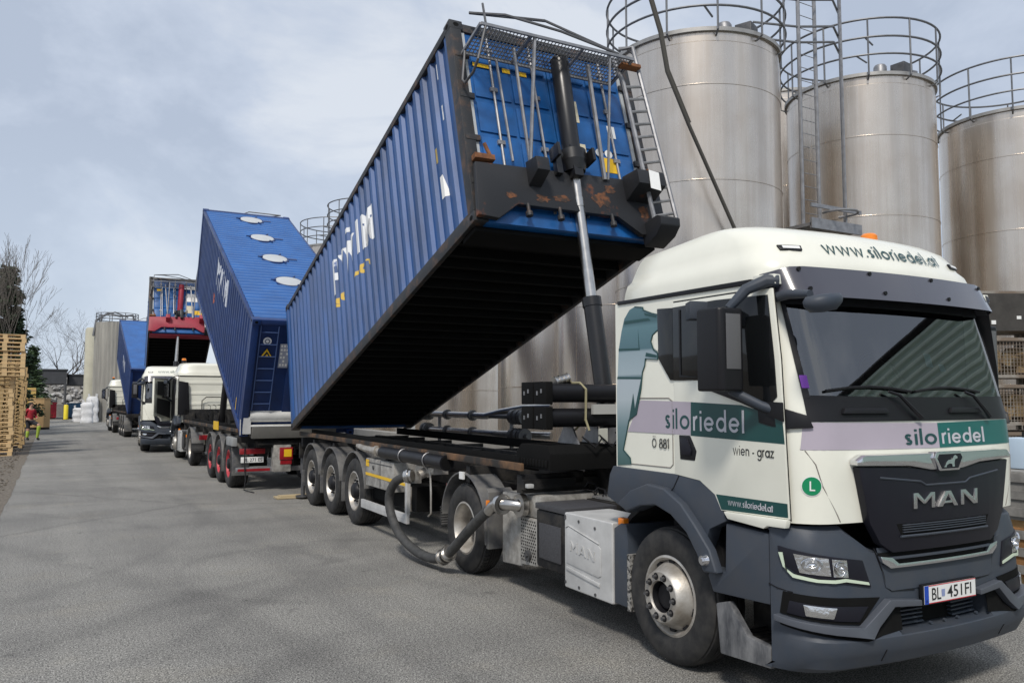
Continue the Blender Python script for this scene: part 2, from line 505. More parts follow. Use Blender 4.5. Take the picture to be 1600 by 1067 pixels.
# ------------------------------------------------------------------ setting
def asphalt():
    m = bpy.data.materials.new('asphalt')
    m.use_nodes = True
    N, L = m.node_tree.nodes, m.node_tree.links
    b = N['Principled BSDF']
    t = N.new('ShaderNodeTexCoord')
    def noise(scale, detail=6, stretch=None, rough=.6, rot=0):
        mp_ = N.new('ShaderNodeMapping')
        mp_.inputs['Scale'].default_value = stretch or (1, 1, 1)
        mp_.inputs['Rotation'].default_value = (0, 0, rot)
        L.new(t.outputs['Object'], mp_.inputs['Vector'])
        n = N.new('ShaderNodeTexNoise')
        n.inputs['Scale'].default_value = scale; n.inputs['Detail'].default_value = detail; n.inputs['Roughness'].default_value = rough
        L.new(mp_.outputs['Vector'], n.inputs['Vector'])
        return n
    def ramp(src, p0, c0, p1, c1):
        r = N.new('ShaderNodeValToRGB')
        r.color_ramp.elements[0].position, r.color_ramp.elements[0].color = p0, (*c0, 1)
        r.color_ramp.elements[1].position, r.color_ramp.elements[1].color = p1, (*c1, 1)
        L.new(src, r.inputs['Fac']); return r
    def mult(a, bb, f=1.0):
        x = N.new('ShaderNodeMix'); x.data_type = 'RGBA'; x.blend_type = 'MULTIPLY'; x.inputs['Factor'].default_value = f
        L.new(a, x.inputs['A']); L.new(bb, x.inputs['B']); return x.outputs['Result']
    wobt = noise(.7, 3)
    mixt = N.new('ShaderNodeMix'); mixt.data_type = 'RGBA'; mixt.blend_type = 'ADD'; mixt.inputs['Factor'].default_value = .35
    L.new(t.outputs['Object'], mixt.inputs['A']); L.new(wobt.outputs['Color'], mixt.inputs['B'])
    fd = noise(.45, 5)
    fade = N.new('ShaderNodeMapRange'); fade.inputs['From Min'].default_value = .45; fade.inputs['From Max'].default_value = .7; fade.inputs['To Max'].default_value = .4
    L.new(fd.outputs['Fac'], fade.inputs['Value'])
    grain = noise(85, 2, rough=.6)
    g = ramp(grain.outputs['Fac'], .38, (.10, .098, .092), .62, (.54, .525, .48))
    sp = noise(31, 5, rough=.85)
    g2 = ramp(sp.outputs['Fac'], .38, (.50, .50, .50), .58, (1, 1, 1))
    big = noise(.28, 7, rough=.62)
    s1 = ramp(big.outputs['Fac'], .34, (.78, .78, .79), .60, (1, 1, 1))
    tracks = noise(.55, 6, (2.2, .22, 1), rot=.25)
    s2 = ramp(tracks.outputs['Fac'], .34, (.84, .84, .85), .56, (1, 1, 1))
    tr2 = noise(.5, 6, (.30, 1.9, 1), rot=.12)
    s3 = ramp(tr2.outputs['Fac'], .34, (.86, .86, .865), .54, (1, 1, 1))
    dust = noise(.9, 8)
    s4 = ramp(dust.outputs['Fac'], .55, (1, 1, 1), .8, (1.16, 1.12, 1.04))
    spots = noise(3.2, 4)
    s5 = ramp(spots.outputs['Fac'], .22, (.5, .5, .5), .36, (1, 1, 1))
    v = N.new('ShaderNodeTexVoronoi'); v.feature = 'DISTANCE_TO_EDGE'; v.inputs['Scale'].default_value = .07
    wob = noise(1.4, 6)
    mixv = N.new('ShaderNodeMix'); mixv.data_type = 'RGBA'; mixv.inputs['Factor'].default_value = .35
    L.new(t.outputs['Object'], mixv.inputs['A']); L.new(wob.outputs['Color'], mixv.inputs['B'])
    L.new(mixv.outputs['Result'], v.inputs['Vector'])
    crk = ramp(v.outputs['Distance'], .0, (.8, .8, .8), .0012, (1, 1, 1))
    arcs = []
    for cx, cy, r, wd in ((-7.0, 16.0, 9.6, .16), (-7.0, 16.0, 11.9, .15), (10.5, -4.0, 13.5, .17), (10.5, -4.0, 15.6, .15), (-20, 2, 22.5, .2), (-20, 2, 24.6, .18), (3.2, 9.6, 1.75, .10)):
        d_ = N.new('ShaderNodeVectorMath'); d_.operation = 'DISTANCE'; d_.inputs[1].default_value = (cx, cy, 0)
        L.new(mixt.outputs['Result'], d_.inputs[0])
        s_ = N.new('ShaderNodeMath'); s_.operation = 'SUBTRACT'; s_.inputs[1].default_value = r; L.new(d_.outputs['Value'], s_.inputs[0])
        a_ = N.new('ShaderNodeMath'); a_.operation = 'ABSOLUTE'; L.new(s_.outputs['Value'], a_.inputs[0])
        q_ = N.new('ShaderNodeMath'); q_.operation = 'ADD'; L.new(a_.outputs['Value'], q_.inputs[0]); L.new(fade.outputs['Result'], q_.inputs[1])
        arcs.append(ramp(q_.outputs['Value'], wd * .4, (.87, .87, .875), wd * 1.5, (1, 1, 1)))
    c = g.outputs['Color']
    for s_ in arcs:
        c = mult(c, s_.outputs['Color'])
    for s_ in (g2, s1, s2, s3, s4, s5, crk):
        c = mult(c, s_.outputs['Color'])
    L.new(c, b.inputs['Base Color'])
    b.inputs['Roughness'].default_value = .88
    b.inputs['Specular IOR Level'].default_value = .3
    bp = N.new('ShaderNodeBump'); bp.inputs['Strength'].default_value = .5; bp.inputs['Distance'].default_value = .012
    L.new(grain.outputs['Fac'], bp.inputs['Height']); L.new(bp.outputs['Normal'], b.inputs['Normal'])
    return m
mb = MB(); v = [mb.v(p) for p in ((-600, -300, 0), (900, -300, 0), (900, 1200, 0), (-600, 1200, 0))]; mb.face(v)
tag(mb.build('ground', asphalt(), smooth=0), kind='structure')
GRAVEL = mat('gravel_dirt', (.21, .18, .145), .95, col2=(.075, .065, .05), vscale=16, bump=.8, bscale=60, contrast=(.36, .62))
rnd = random.Random(11)
mb = MB()
edge = [(-.66 + .012 * i / 3 + rnd.uniform(-.03, .03), 2 + i * .6) for i in range(100)]
V1 = [mb.v((x, y, .004)) for x, y in edge]; V0 = [mb.v((-9, y, .004)) for x, y in edge]
for i in range(len(edge) - 1):
    mb.face([V0[i], V1[i], V1[i + 1], V0[i + 1]])
tag(mb.build('gravel_verge', GRAVEL, smooth=0), kind='structure')
# crumbs of gravel
mb = MB()
for i in range(900):
    y = 12 + 40 * rnd.random() ** 1.5; x = -.7 - abs(rnd.gauss(0, .5)); r = rnd.uniform(.008, .03)
    M = Matrix.Translation((x, y, r * .5)) @ Matrix.Rotation(rnd.random() * 6, 4, 'Z') @ Matrix.Rotation(rnd.random(), 4, 'X')
    mb.box(-r, r, -r * .8, r * .8, -r * .5, r * .5, M)
tag(mb.build('loose_gravel', GRAVEL, smooth=0), kind='stuff')

# ---- silos
def silo_mat():
    m = bpy.data.materials.new('silo_steel'); m.use_nodes = True
    N, L = m.node_tree.nodes, m.node_tree.links
    b = N['Principled BSDF']
    t = N.new('ShaderNodeTexCoord')
    mp_ = N.new('ShaderNodeMapping'); mp_.inputs['Scale'].default_value = (1, 1, .035)
    L.new(t.outputs['Object'], mp_.inputs['Vector'])
    n = N.new('ShaderNodeTexNoise'); n.inputs['Scale'].default_value = 5; n.inputs['Detail'].default_value = 9; n.inputs['Roughness'].default_value = .7
    L.new(mp_.outputs['Vector'], n.inputs['Vector'])
    n2 = N.new('ShaderNodeTexNoise'); n2.inputs['Scale'].default_value = 1.1; n2.inputs['Detail'].default_value = 8
    L.new(t.outputs['Object'], n2.inputs['Vector'])
    r = N.new('ShaderNodeValToRGB'); e = r.color_ramp.elements
    e[0].position, e[0].color = .30, (.55, .485, .415, 1)
    e[1].position, e[1].color = .68, (.70, .63, .55, 1)
    L.new(n.outputs['Fac'], r.inputs['Fac'])
    r2 = N.new('ShaderNodeValToRGB'); e = r2.color_ramp.elements
    e[0].position, e[0].color = .36, (.90, .875, .85, 1)
    e[1].position, e[1].color = .62, (1, 1, 1, 1)
    L.new(n2.outputs['Fac'], r2.inputs['Fac'])
    x = N.new('ShaderNodeMix'); x.data_type = 'RGBA'; x.blend_type = 'MULTIPLY'; x.inputs['Factor'].default_value = 1
    L.new(r.outputs['Color'], x.inputs['A']); L.new(r2.outputs['Color'], x.inputs['B'])
    L.new(x.outputs['Result'], b.inputs['Base Color'])
    b.inputs['Metallic'].default_value = .9
    mr = N.new('ShaderNodeMapRange'); mr.inputs['To Min'].default_value = .33; mr.inputs['To Max'].default_value = .22
    L.new(n.outputs['Fac'], mr.inputs['Value']); L.new(mr.outputs['Result'], b.inputs['Roughness'])
    n3 = N.new('ShaderNodeTexNoise'); n3.inputs['Scale'].default_value = .8; n3.inputs['Detail'].default_value = 3
    mp3 = N.new('ShaderNodeMapping'); mp3.inputs['Scale'].default_value = (1, 1, .25); L.new(t.outputs['Object'], mp3.inputs['Vector']); L.new(mp3.outputs['Vector'], n3.inputs['Vector'])
    bp = N.new('ShaderNodeBump'); bp.inputs['Strength'].default_value = .6; bp.inputs['Distance'].default_value = .05
    L.new(n3.outputs['Fac'], bp.inputs['Height']); L.new(bp.outputs['Normal'], b.inputs['Normal'])
    return m
SILO = silo_mat()
RAIL = mat('rail_steel', (.20, .205, .215), .5, .5, var=.3, vscale=6)
def ring(mb, r, z, tube=.025, n=64, a0=0, a1=360):
    k = max(8, int(n * (a1 - a0) / 360))
    pts = [(r * math.cos(rad(a0 + (a1 - a0) * i / k)), r * math.sin(rad(a0 + (a1 - a0) * i / k)), z) for i in range(k if a1 - a0 >= 359.9 else k + 1)]
    mb.tube(pts, tube, 6, closed=a1 - a0 >= 359.9)
def silo(x, y, H, R, label, group, rail_gap=None, top=True, spin=0, ribs=False, detail=True):
    T = empty('silo', (x, y, 0), (0, 0, spin)); tag(T, label, 'silo', group)
    mb = MB()
    prof = [(R, .0), (R, 2.30)]
    for z in (2.3, 4.25, 6.2, 8.1):
        if z < H - .5:
            prof += [(R, z - .012), (R + .010, z - .006), (R + .010, z + .012), (R, z + .018)]
    prof += [(R, H - .30), (R - .01, H - .28), (R - .012, H - .06)]
    prof = sorted(prof, key=lambda p: p[1])
    mb.lathe(prof, (0, 0, 0), 'z', 96)
    sh = mb.build('shell', SILO, T, smooth=25)
    mb = MB()
    for a in (35, 100, 200, 290):
        M = Matrix.Rotation(rad(a), 4, 'Z')
        mb.box(R - .005, R + .006, -.02, .02, .3, H - .32, M)
    mb.build('weld_seam', SILO, sh)
    mb = MB(); mb.lathe([(R - .01, H - .10), (R + .045, H - .10), (R + .045, H - .02), (R - .02, H), (R * .7, H + .10), (R * .35, H + .17), (0, H + .20)], (0, 0, 0), 'z', 72)
    mb.build('silo_roof', mat('roof_steel', (.42, .41, .39), .5, .6, var=.25, vscale=4), T, smooth=30)
    if not detail:
        return T
    mb = MB()
    for k, dz in enumerate((.36, .78, 1.22)):
        ring(mb, R + .14, H + dz, .026 if k else .024)
    n = 12
    for i in range(n):
        a = rad(360 * i / n + 8); c, s_ = math.cos(a), math.sin(a)
        mb.tube([(R * c, R * s_, H - .18), ((R + .14) * c, (R + .14) * s_, H - .12), ((R + .14) * c, (R + .14) * s_, H + 1.22)], .022, 6)
    for a in (20, 210):
        for k in range(2):
            a_, b_ = rad(a + k * 6), rad(a + k * 6 + 9)
            mb.tube([((R + .14) * math.cos(a_), (R + .14) * math.sin(a_), H + .36 + .42 * k), ((R - .35) * math.cos(b_), (R - .35) * math.sin(b_), H + .36 + .42 * k)], .022, 6)
    mb.build('guard_rail', RAIL, T)
    if top:
        mb = MB(); mb.lathe([(.0, H + .42), (.12, H + .41), (.15, H + .36), (.15, H + .14), (.0, H + .1)], (-.55, -R * .52, 0), 'z', 24)
        ft = mb.build('filter_unit', GALV, T)
        mb = MB(); mb.box(-.35, .05, -R * .80, -R * .80 + .35, H + .03, H + .42)
        mb.build('vent_box', GUNMETAL, T, bevel=.02)
        mb = MB(); mb.lathe([(0, H + .25), (.26, H + .24), (.30, H + .18), (.30, H + .02), (0, H)], (.75, -R * .55, 0), 'z', 24)
        mb.build('manhole', GALV, T)
        mb = MB(); mb.tube([(.1, -R * .7, H + .08), (.1, -R * .7, H + .34), (.45, -R * .72, H + .36), (.62, -R * .65, H + .25)], .05, 8)
        mb.build('top_pipe', GALV, T)
    return T
SG = 'stainless steel silos behind the trucks'
silo(13.15, 17.0, 9.0, 1.75, 'dim steel silo squeezed between the ram of the nearest trailer and the cab roof', SG, spin=1.6)
silo(12.0, 12.85, 9.25, 1.75, 'tall steel silo with railing, right behind the tilted container and its ladder', SG, spin=.4)
silo(17.75, 13.05, 9.62, 1.75, 'middle steel silo of the three behind the cab, two round hoops of railing on top', SG, spin=.1)
silo(22.5, 11.85, 9.35, 1.75, 'rightmost steel silo, cut off by the edge of the photo', SG, spin=.9)
silo(13.6, 20.95, 9.4, 1.75, 'steel silo seen below the tilted container, between hose tubes and ram', SG, spin=2.0)
silo(14.9, 30.4, 8.6, 1.75, 'steel silo of which only the foot shows under the tilted container, left of the pipes', SG, spin=1.1)
silo(12.5, 34.6, 9.4, 1.75, 'steel silo whose railing rises just left of the tilted container', SG, spin=.3)
silo(19.5, 17.05, 11.0, 1.6, 'shaded steel silo in the dark gap between the two nearest silos', SG, spin=.6, detail=False)
silo(12.45, 38.9, 9.4, 1.75, 'steel silo whose railing shows beside the roof of the second container', SG, spin=.2)
# far silos
CONC = mat('pale_concrete', (.50, .48, .38), .85, var=.2, vscale=.8, bump=.1, bscale=8)
T = empty('silo', (5.35, 80, 0)); T.scale = (1, 1, .87); tag(T, 'distant ribbed grey silo with pipework on top, beyond the last truck', 'silo')
mb = MB()
n = 72
pts = [(1.8 * (1 if i % 2 else .965) * math.cos(2 * math.pi * i / n), 1.8 * (1 if i % 2 else .965) * math.sin(2 * math.pi * i / n)) for i in range(n)]
mb.prism(pts, 'z', 0, 10.0); mb.build('shell', mat('ribbed_grey', (.40, .385, .34), .6, .2, col2=(.22, .21, .19), vscale=1.5, stretch=(1, 1, .1)), T, smooth=0)
mb = MB()
for k in (.35, .65, .95):
    ring(mb, 1.7, 10 + k, .035, 32)
for i in range(10):
    a = i * .628; mb.tube([(1.7 * math.cos(a), 1.7 * math.sin(a), 9.9), (1.7 * math.cos(a), 1.7 * math.sin(a), 10.95)], .035, 5)
mb.tube([(-1.9, -.4, 8.6), (-1.7, -.4, 10.2), (-.8, -.4, 11.0), (.2, -.4, 10.7), (1.2, -.4, 10.9), (1.4, -.4, 10)], .10, 6)
mb.tube([(-1.4, .4, 9.6), (-1.2, .4, 10.7), (-.2, .4, 11.2), (.9, .4, 10.7)], .08, 6)
mb.build('guard_rail', RAIL, T)
T = empty('silo', (3.75, 88, 0)); tag(T, 'slender pale concrete silo left of the distant ribbed one', 'silo')
mb = MB(); mb.lathe([(.62, 0), (.62, 8.6), (.5, 8.85), (0, 8.9)], (0, 0, 0), 'z', 28); mb.build('shell', CONC, T)
mb = MB(); mb.lathe([(.66, 0), (.66, 1.0), (.62, 1.0)], (0, 0, 0), 'z', 28); mb.build('plinth', CONC, T)
T = empty('silo', (9.6, 82, 0)); tag(T, 'distant grey silo half hidden behind the ribbed one', 'silo')
mb = MB(); mb.lathe([(1.7, 0), (1.7, 9.6), (1.2, 10), (0, 10.1)], (0, 0, 0), 'z', 40); mb.build('shell', MATS['ribbed_grey'], T)
mb = MB()
for k in (.4, .8, 1.2):
    ring(mb, 1.6, 9.8 + k, .035, 28)
for i in range(9):
    a = i * .698; mb.tube([(1.6 * math.cos(a), 1.6 * math.sin(a), 9.5), (1.6 * math.cos(a), 1.6 * math.sin(a), 11)], .035, 5)
mb.build('guard_rail', RAIL, T)

# ---- ladder tower between the silos
T = empty('access_ladder', (14.1, 11.6, 0)); tag(T, 'tall galvanised access ladder with hoops between the two nearest silos', 'ladder')
mb = MB()
for x in (-.26, .26):
    mb.tube([(x, 0, 0), (x, 0, 12.2)], .042, 8)
mb.build('ladder_rail', GALV, T)
mb = MB()
for i in range(40):
    mb.tube([(-.26, 0, .4 + i * .29), (.26, 0, .4 + i * .29)], .009, 5)
mb.build('rung', GALV, T)
mb = MB()
for i in range(3):
    z = 5.9 + i * 2.9
    pts = [(.45 + .38 * math.cos(rad(a)), -.35 + .38 * math.sin(rad(a)), z) for a in range(-200, 60, 20)]
    if i != 1:
        mb.tube(pts, .025, 6)
for dx, dy in ((.80, -.25), (1.02, -.05)):
    mb.tube([(dx, dy, 5.7), (dx, dy, 12.2)], .030, 6)
mb.build('cage', GALV, T)
mb = MB(); mb.box(-.45, 1.15, -.35, .5, 5.55, 5.62); mb.box(-.45, 1.15, -.38, -.33, 5.50, 5.72); mb.box(-.45, 1.15, -.38, -.34, 5.95, 6.03)
mb.build('landing', GALV, T)
mb = MB()
for z in (9.75, 10.1, 10.7, 11.3):
    mb.tube([(-1.1, .5, z), (-.3, 0, z - .12), (.5, -.3, z - .05), (1.2, .1, z)], .026, 6)
mb.build('bridge_rail', RAIL, T)
# hose hanging down from the silo railing
P = [(9.2, 11.05, 9.4), (9.45, 11.0, 8.6), (9.6, 11.0, 7.9), (10.1, 11.0, 7.0), (10.65, 11.0, 6.1), (11.2, 11.0, 5.2), (11.7, 11.0, 4.2)]
mb = MB(); mb.tube(P, .035, 8); mb.tube([(9.25, 11.05, 11.5)] + [Vector(p) + Vector((.06, .02, .05)) for p in P[:4]], .022, 6); mb.tube([(9.32, 11.05, 11.4), (9.25, 11.05, 10.5), (9.12, 11.05, 9.6), (9.22, 11.05, 9.4)], .018, 6)
mb.lathe([(.07, -.02), (.10, -.02), (.10, .02), (.07, .02), (.07, -.02)], (9.22, 11.05, 9.35), 'y', 16)
tag(mb.build('hanging_hose', mat('hose_khaki', (.07, .065, .055), .8)), 'dark slack hose hanging down in front of the tall silo', 'hose')
# filling pipes at the silos' feet
for i, (z, dy) in enumerate(((1.62, 0), (1.28, .2))):
    mb = MB(); X0 = 7.6
    pts = [(X0, 17.0, z), (X0, 15.0, z), (X0, 14.2, z), (X0 + .05, 13.7, z + (.08 if i == 0 else 0)), (X0 + .2, 13.1, z + (.16 if i == 0 else 0)), (X0 + .5, 12.6, z + (.18 if i == 0 else 0))]
    mb.tube(pts, .07, 12)
    T = empty('filling_pipe', (0, 0, 0)); tag(T, ('upper' if i == 0 else 'lower') + ' bright filling pipe with couplings beside the silos', 'pipe', 'filling pipes at the silos')
    mb.build('pipe', STEEL, T)
    mb = MB()
    for y in (16.0, 14.8):
        mb.cyl((X0, y - .03, z), (X0, y + .03, z), .11, n=14)
    for y in (17.0, 17.15, 13.1, 12.9, 12.75):
        mb.cyl((X0, y - .05, z), (X0, y + .05, z), .14, n=16)
    mb.cyl((X0, 17.3, z), (X0, 12.6, z), .045, n=10)
    mb.build('coupling', GUNMETAL, T)
    mb = MB(); mb.cyl((X0, 16.4, 0), (X0, 16.4, z), .04, n=8); mb.cyl((X0, 13.2, 0), (X0, 13.2, z), .04, n=8); mb.build('stand', GALV, T)
# low wall and dark plinth along the silos
mb = MB(); mb.box(9.5, 9.9, 14, 48, 0, .9); tag(mb.build('low_wall', mat('wall_cement', (.30, .29, .27), .9, var=.25, vscale=1.5, bump=.2, bscale=12), bevel=.01), 'low grey cement wall along the foot of the silos', 'wall')

# ---- corrugated wall added outside the frame, shaped for the windscreen's reflection
T = empty('reflection_shed', (0, 0, 0)); tag(T, 'unseen pale corrugated wall with a dark top edge, added for the windscreen reflection', 'reflection_shed')
def reflection_wall(x0, y0, x1, y1, h0, h1, name):
    # sheets laid parallel to the sloping roof edge
    dx, dy = x1 - x0, y1 - y0; l_ = math.hypot(dx, dy); nx, ny = -dy / l_, dx / l_
    mb = MB(); rows = []
    for j in range(151):
        o = .07 if j % 4 in (1, 2) else 0.0
        r_ = []
        for i in range(13):
            t = i / 12; h = h0 + (h1 - h0) * t
            r_.append(Vector((x0 + dx * t + nx * o, y0 + dy * t + ny * o, max(0, h - j * .05))))
        rows.append(r_)
    mb.grid(rows); return mb.build(name, mat('reflection_sheet', (.70, .84, .74), .5, .0, var=.12, vscale=.6), T, smooth=0)
reflection_wall(10.2, -10.1, 18.0, 2.5, 7.3, 6.1, 'reflection_wall')
mb = MB(); mb.tube([(10.2, -10.1, 7.36), (18.0, 2.5, 6.16)], .10, 6); mb.build('roof_edge', CHASSIS, T)

# ---- trees
BARK = mat('bark', (.075, .06, .05), .95, var=.4, vscale=6)
def bare_tree(x, y, h, label, seed, spread=1.0, trunk=.16, split=3, levels=6, cat='tree', name='bare_tree', first=.34, barkm=None):
    R_ = random.Random(seed)
    T = empty(name, (x, y, 0)); tag(T, label, cat)
    tr, tw = MB(), MB()
    def grow(p, d, ln, r, lv):
        pts = [p]; q = p; dd = d.copy()
        k = 4 if lv < 2 else 3
        for i in range(k):
            dd = (dd + Vector((R_.gauss(0, .13), R_.gauss(0, .13), .05 if lv else 0))).normalized()
            q = q + dd * ln / k; pts.append(q)
        rs_ = [max(.006, r * (1 - .42 * i / k)) for i in range(k + 1)]
        (tr if lv == 0 else tw).tube(pts, rs_, 7 if lv == 0 else (5 if lv < 3 else 3), caps=False)
        if lv >= levels:
            return
        m = split if lv < 2 else R_.choice((2, 3, 3))
        for i in range(m):
            az = R_.random() * 6.283; tilt = R_.uniform(.35, .85) * spread
            side = dd.orthogonal().normalized(); side.rotate(Matrix.Rotation(az, 3, dd))
            nd = (dd * math.cos(tilt) + side * math.sin(tilt)).normalized()
            nd = (nd + Vector((0, 0, .10))).normalized()
            at = pts[-1] if i < 2 or lv == 0 else pts[R_.choice((-2, -2, -3))]
            grow(at, nd, ln * R_.uniform(.62, .84) * (1.25 if lv == 0 else 1), rs_[-1] * R_.uniform(.6, .8), lv + 1)
    grow(Vector((0, 0, 0)), Vector((0, 0, 1)), h * first, trunk, 0)
    tr.build('trunk', barkm or BARK, T); tw.build('crown', barkm or BARK, T)
    return T
bare_tree(.95, 112, 10.8, 'large bare tree with a spreading crown behind the canopy roof', 4, 1.15, .26, 4, 6)
bare_tree(5.4, 118, 8.0, 'small bare tree between the big bare tree and the pale silo', 9, 1.0, .16, 3, 5)
bare_tree(-2.6, 105, 8.0, 'bare tree at the left end of the canopy, beside the conifers', 21, 1.0, .16, 3, 5)
bare_tree(4.2, 128, 7.5, 'farthest bare tree with fine twigs above the canopy', 33, 1.0, .14, 3, 5)
bare_tree(-1.55, 50, 10.4, 'slim leafless birch standing out of the dark conifer', 14, .27, .10, 3, 6, name='birch_tree', first=.24, barkm=mat('birch_bark', (.16, .14, .12), .9, var=.4))
bare_tree(-2.1, 51, 9.8, 'second leafless birch at the left edge above the pallets', 17, .27, .10, 3, 6, name='birch_tree', first=.24, barkm=MATS['birch_bark'])
def leaf_mat(name, c):
    return mat(name, c, .8, col2=tuple(x * .45 for x in c), vscale=1.1, contrast=(.35, .65))
def conifer(x, y, h, r, label, seed, m, n=13000):
    R_ = random.Random(seed)
    T = empty('conifer', (x, y, 0)); tag(T, label, 'tree')
    mb = MB(); mb.tube([(0, 0, 0), (.05, 0, h * .5), (0, 0, h)], [.18, .11, .03], 8); mb.build('trunk', BARK, T)
    mb = MB()
    br = []
    for i in range(110):
        z = h * (.10 + .88 * (i / 110)); L_ = r * (1 - z / h) ** .75 * R_.uniform(.65, 1.12) + .12; a = R_.random() * 6.283
        br.append((z, L_, a))
    for i in range(n):
        z, L_, a = R_.choice(br)
        t = R_.random() ** .6
        p = Vector((math.cos(a) * L_ * t, math.sin(a) * L_ * t, z + .25 * t * L_ - .35 * t * t * L_)) + Vector((R_.gauss(0, .13), R_.gauss(0, .13), R_.gauss(0, .10)))
        s_ = R_.uniform(.07, .18)
        M = Matrix.Translation(p) @ Matrix.Rotation(R_.random() * 6.3, 4, 'Z') @ Matrix.Rotation(R_.uniform(-1, 1), 4, 'X')
        mb.face([mb.v(M @ Vector(q)) for q in ((-s_, -s_ * .3, 0), (s_, -s_ * .45, 0), (s_ * .3, s_ * .6, s_ * .3), (-s_ * .7, s_ * .4, 0))])
    mb.build('crown', m, T, smooth=0, normals=False)
    return T
LEAF = leaf_mat('needle_green', (.075, .125, .050)); LEAF2 = leaf_mat('needle_dark', (.058, .098, .045))
conifer(-2.0, 52, 9.3, 1.9, 'dark dense conifer behind the pallets at the left edge', 1, LEAF2)
conifer(-2.05, 64, 8.2, 1.5, 'narrower dark conifer right of the dense one, behind the pallets', 2, LEAF)
conifer(-3.2, 55, 9.5, 2.2, 'dark conifer cut off by the left edge of the photo', 3, LEAF2, 5000)
conifer(-1.0, 78, 6.4, 1.5, 'low dark conifer by the end of the canopy', 5, LEAF, 4000)

# ---- canopy, bank of stones, far skips
ROOFG = mat('canopy_grey', (.055, .058, .065), .6, var=.2)
def canopy(x0, x1, y0, y1, z0, z1, label, posts):
    T = empty('canopy', (x0, y0, 0)); tag(T, label, 'canopy')
    mb = MB(); mb.box(0, x1 - x0, 0, y1 - y0, z0, z1); mb.box(-.1, x1 - x0 + .1, -.1, y1 - y0 + .1, z1, z1 + .12)
    mb.build('canopy_roof', ROOFG, T)
    for px in posts:
        mb = MB(); mb.cyl((px - x0, .1, 0), (px - x0, .1, z0), .12, n=10); mb.build('post', GUNMETAL, T)
canopy(-2.2, 1.75, 90, 98, 3.45, 4.75, 'dark canopy roof at the end of the yard, its higher left half', (1.65, -2.0))
canopy(1.95, 9.5, 91, 99, 3.35, 4.3, 'dark canopy roof at the end of the yard, its lower right half', (9.0,))
rnd = random.Random(7)
T = empty('stone_bank', (2, 104, 0)); tag(T, 'sloping bank of pale boulders behind the canopy', 'stone bank')
mb = MB(); mb.prism([(-1.0, 0), (6, 0), (6, 4.5), (3.2, 4.5), (.6, 1.4), (-1, 1.4)], 'x', -14, 16); mb.build('wall', mat('bank_plaster', (.24, .23, .21), .9, var=.3), T)
mb = MB()
for i in range(420):
    t = rnd.random(); x = rnd.uniform(-9, 12); y = .5 + 2.9 * t; z = 1.35 + 3.2 * t
    r = rnd.uniform(.18, .5)
    M = Matrix.Translation((x, y - .1, z)) @ Matrix.Rotation(rnd.random() * 6, 4, 'Z') @ Matrix.Rotation(rnd.uniform(-.5, .5), 4, 'X') @ Matrix.Diagonal((r, r * .8, r * .55, 1))
    ico = [Vector((math.cos(a) * math.cos(b), math.sin(a) * math.cos(b), math.sin(b))) * rnd.uniform(.8, 1.15) for b in (-.9, 0, .9) for a in (0, 1.05, 2.1, 3.14, 4.2, 5.2)]
    V = [mb.v(M @ p) for p in ico]; tp = mb.v(M @ Vector((0, 0, 1))); bt = mb.v(M @ Vector((0, 0, -1)))
    for j in range(2):
        for k in range(6):
            mb.face([V[j * 6 + k], V[j * 6 + (k + 1) % 6], V[j * 6 + 6 + (k + 1) % 6], V[j * 6 + 6 + k]])
    for k in range(6):
        mb.face([V[12 + k], V[12 + (k + 1) % 6], tp]); mb.face([V[(k + 1) % 6], V[k], bt])
o = mb.build('boulder', mat('boulder_grey', (.42, .41, .39), .9, col2=(.10, .095, .09), vscale=1.6, contrast=(.42, .56)), T, smooth=0); o['kind'] = 'stuff'
def skip(x, y, w, d, h, m, label, cat='skip', ribs=5):
    T = empty('skip', (x, y, 0)); tag(T, label, cat)
    mb = MB(); mb.prism([(0, .12), (w, .12), (w, h), (0, h)], 'y', 0, d)
    b_ = mb.build('body', m, T, bevel=.03)
    mb = MB()
    for i in range(ribs):
        xx = w * (i + .5) / ribs
        mb.box(xx - .05, xx + .05, -.06, -.001, .15, h - .1)
    mb.box(-.05, w + .05, -.08, -.002, h - .1, h + .02)
    mb.build('rib', m, b_)
    mb = MB(); mb.box(.1, w - .1, .05, d, .0, .12); mb.build('skid', CHASSIS, T)
    return T
MR = mat('skip_red', (.42, .015, .035), .5, var=.25); MBL = mat('skip_blue', (.10, .26, .45), .6, var=.35, vscale=2); MBR = mat('skip_brown', (.15, .08, .05), .8, var=.35)
skip(-.95, 92, 1.95, 2.5, 1.62, MR, 'bright red skip under the canopy')
mb = MB(); wrap(mb, [[(.75, 1.2), (1.2, 1.2), (1.2, 1.36), (.75, 1.36)]], lambda a, b, c=0: Vector((a - .95, 92 - .09 - c, b)), .0, .01)
tag(mb.build('white_sticker', WHITE), 'small white sticker on the red skip', 'sticker')
skip(-2.0, 93.5, 1.0, 2.0, 1.9, mat('skip_maroon', (.16, .02, .04), .6), 'maroon skip behind the tan boxes')
skip(1.95, 94, 1.7, 2.2, 1.55, MBL, 'blue skip left of the brown one')
skip(3.0, 91.5, 1.25, 1.8, .95, MBR, 'low brown skip in front of the blue ones')
skip(3.8, 94.5, 1.9, 2.2, 1.75, MBL, 'larger blue skip at the right end of the row')
mb = MB(); wrap(mb, [[(4.05, .3), (4.25, .3), (4.45, .6), (4.25, .6)], [(4.05, .7), (4.25, .7), (4.45, 1.0), (4.25, 1.0)]], lambda a, b, c=0: Vector((a, 93.4 - c, b)), .0, .02)
tag(mb.build('striped_board', WHITE), 'small striped board beside the brown skip', 'board')
T = empty('bollard', (1.75, 88, 0)); tag(T, 'yellow protective bollard at the canopy post', 'bollard')
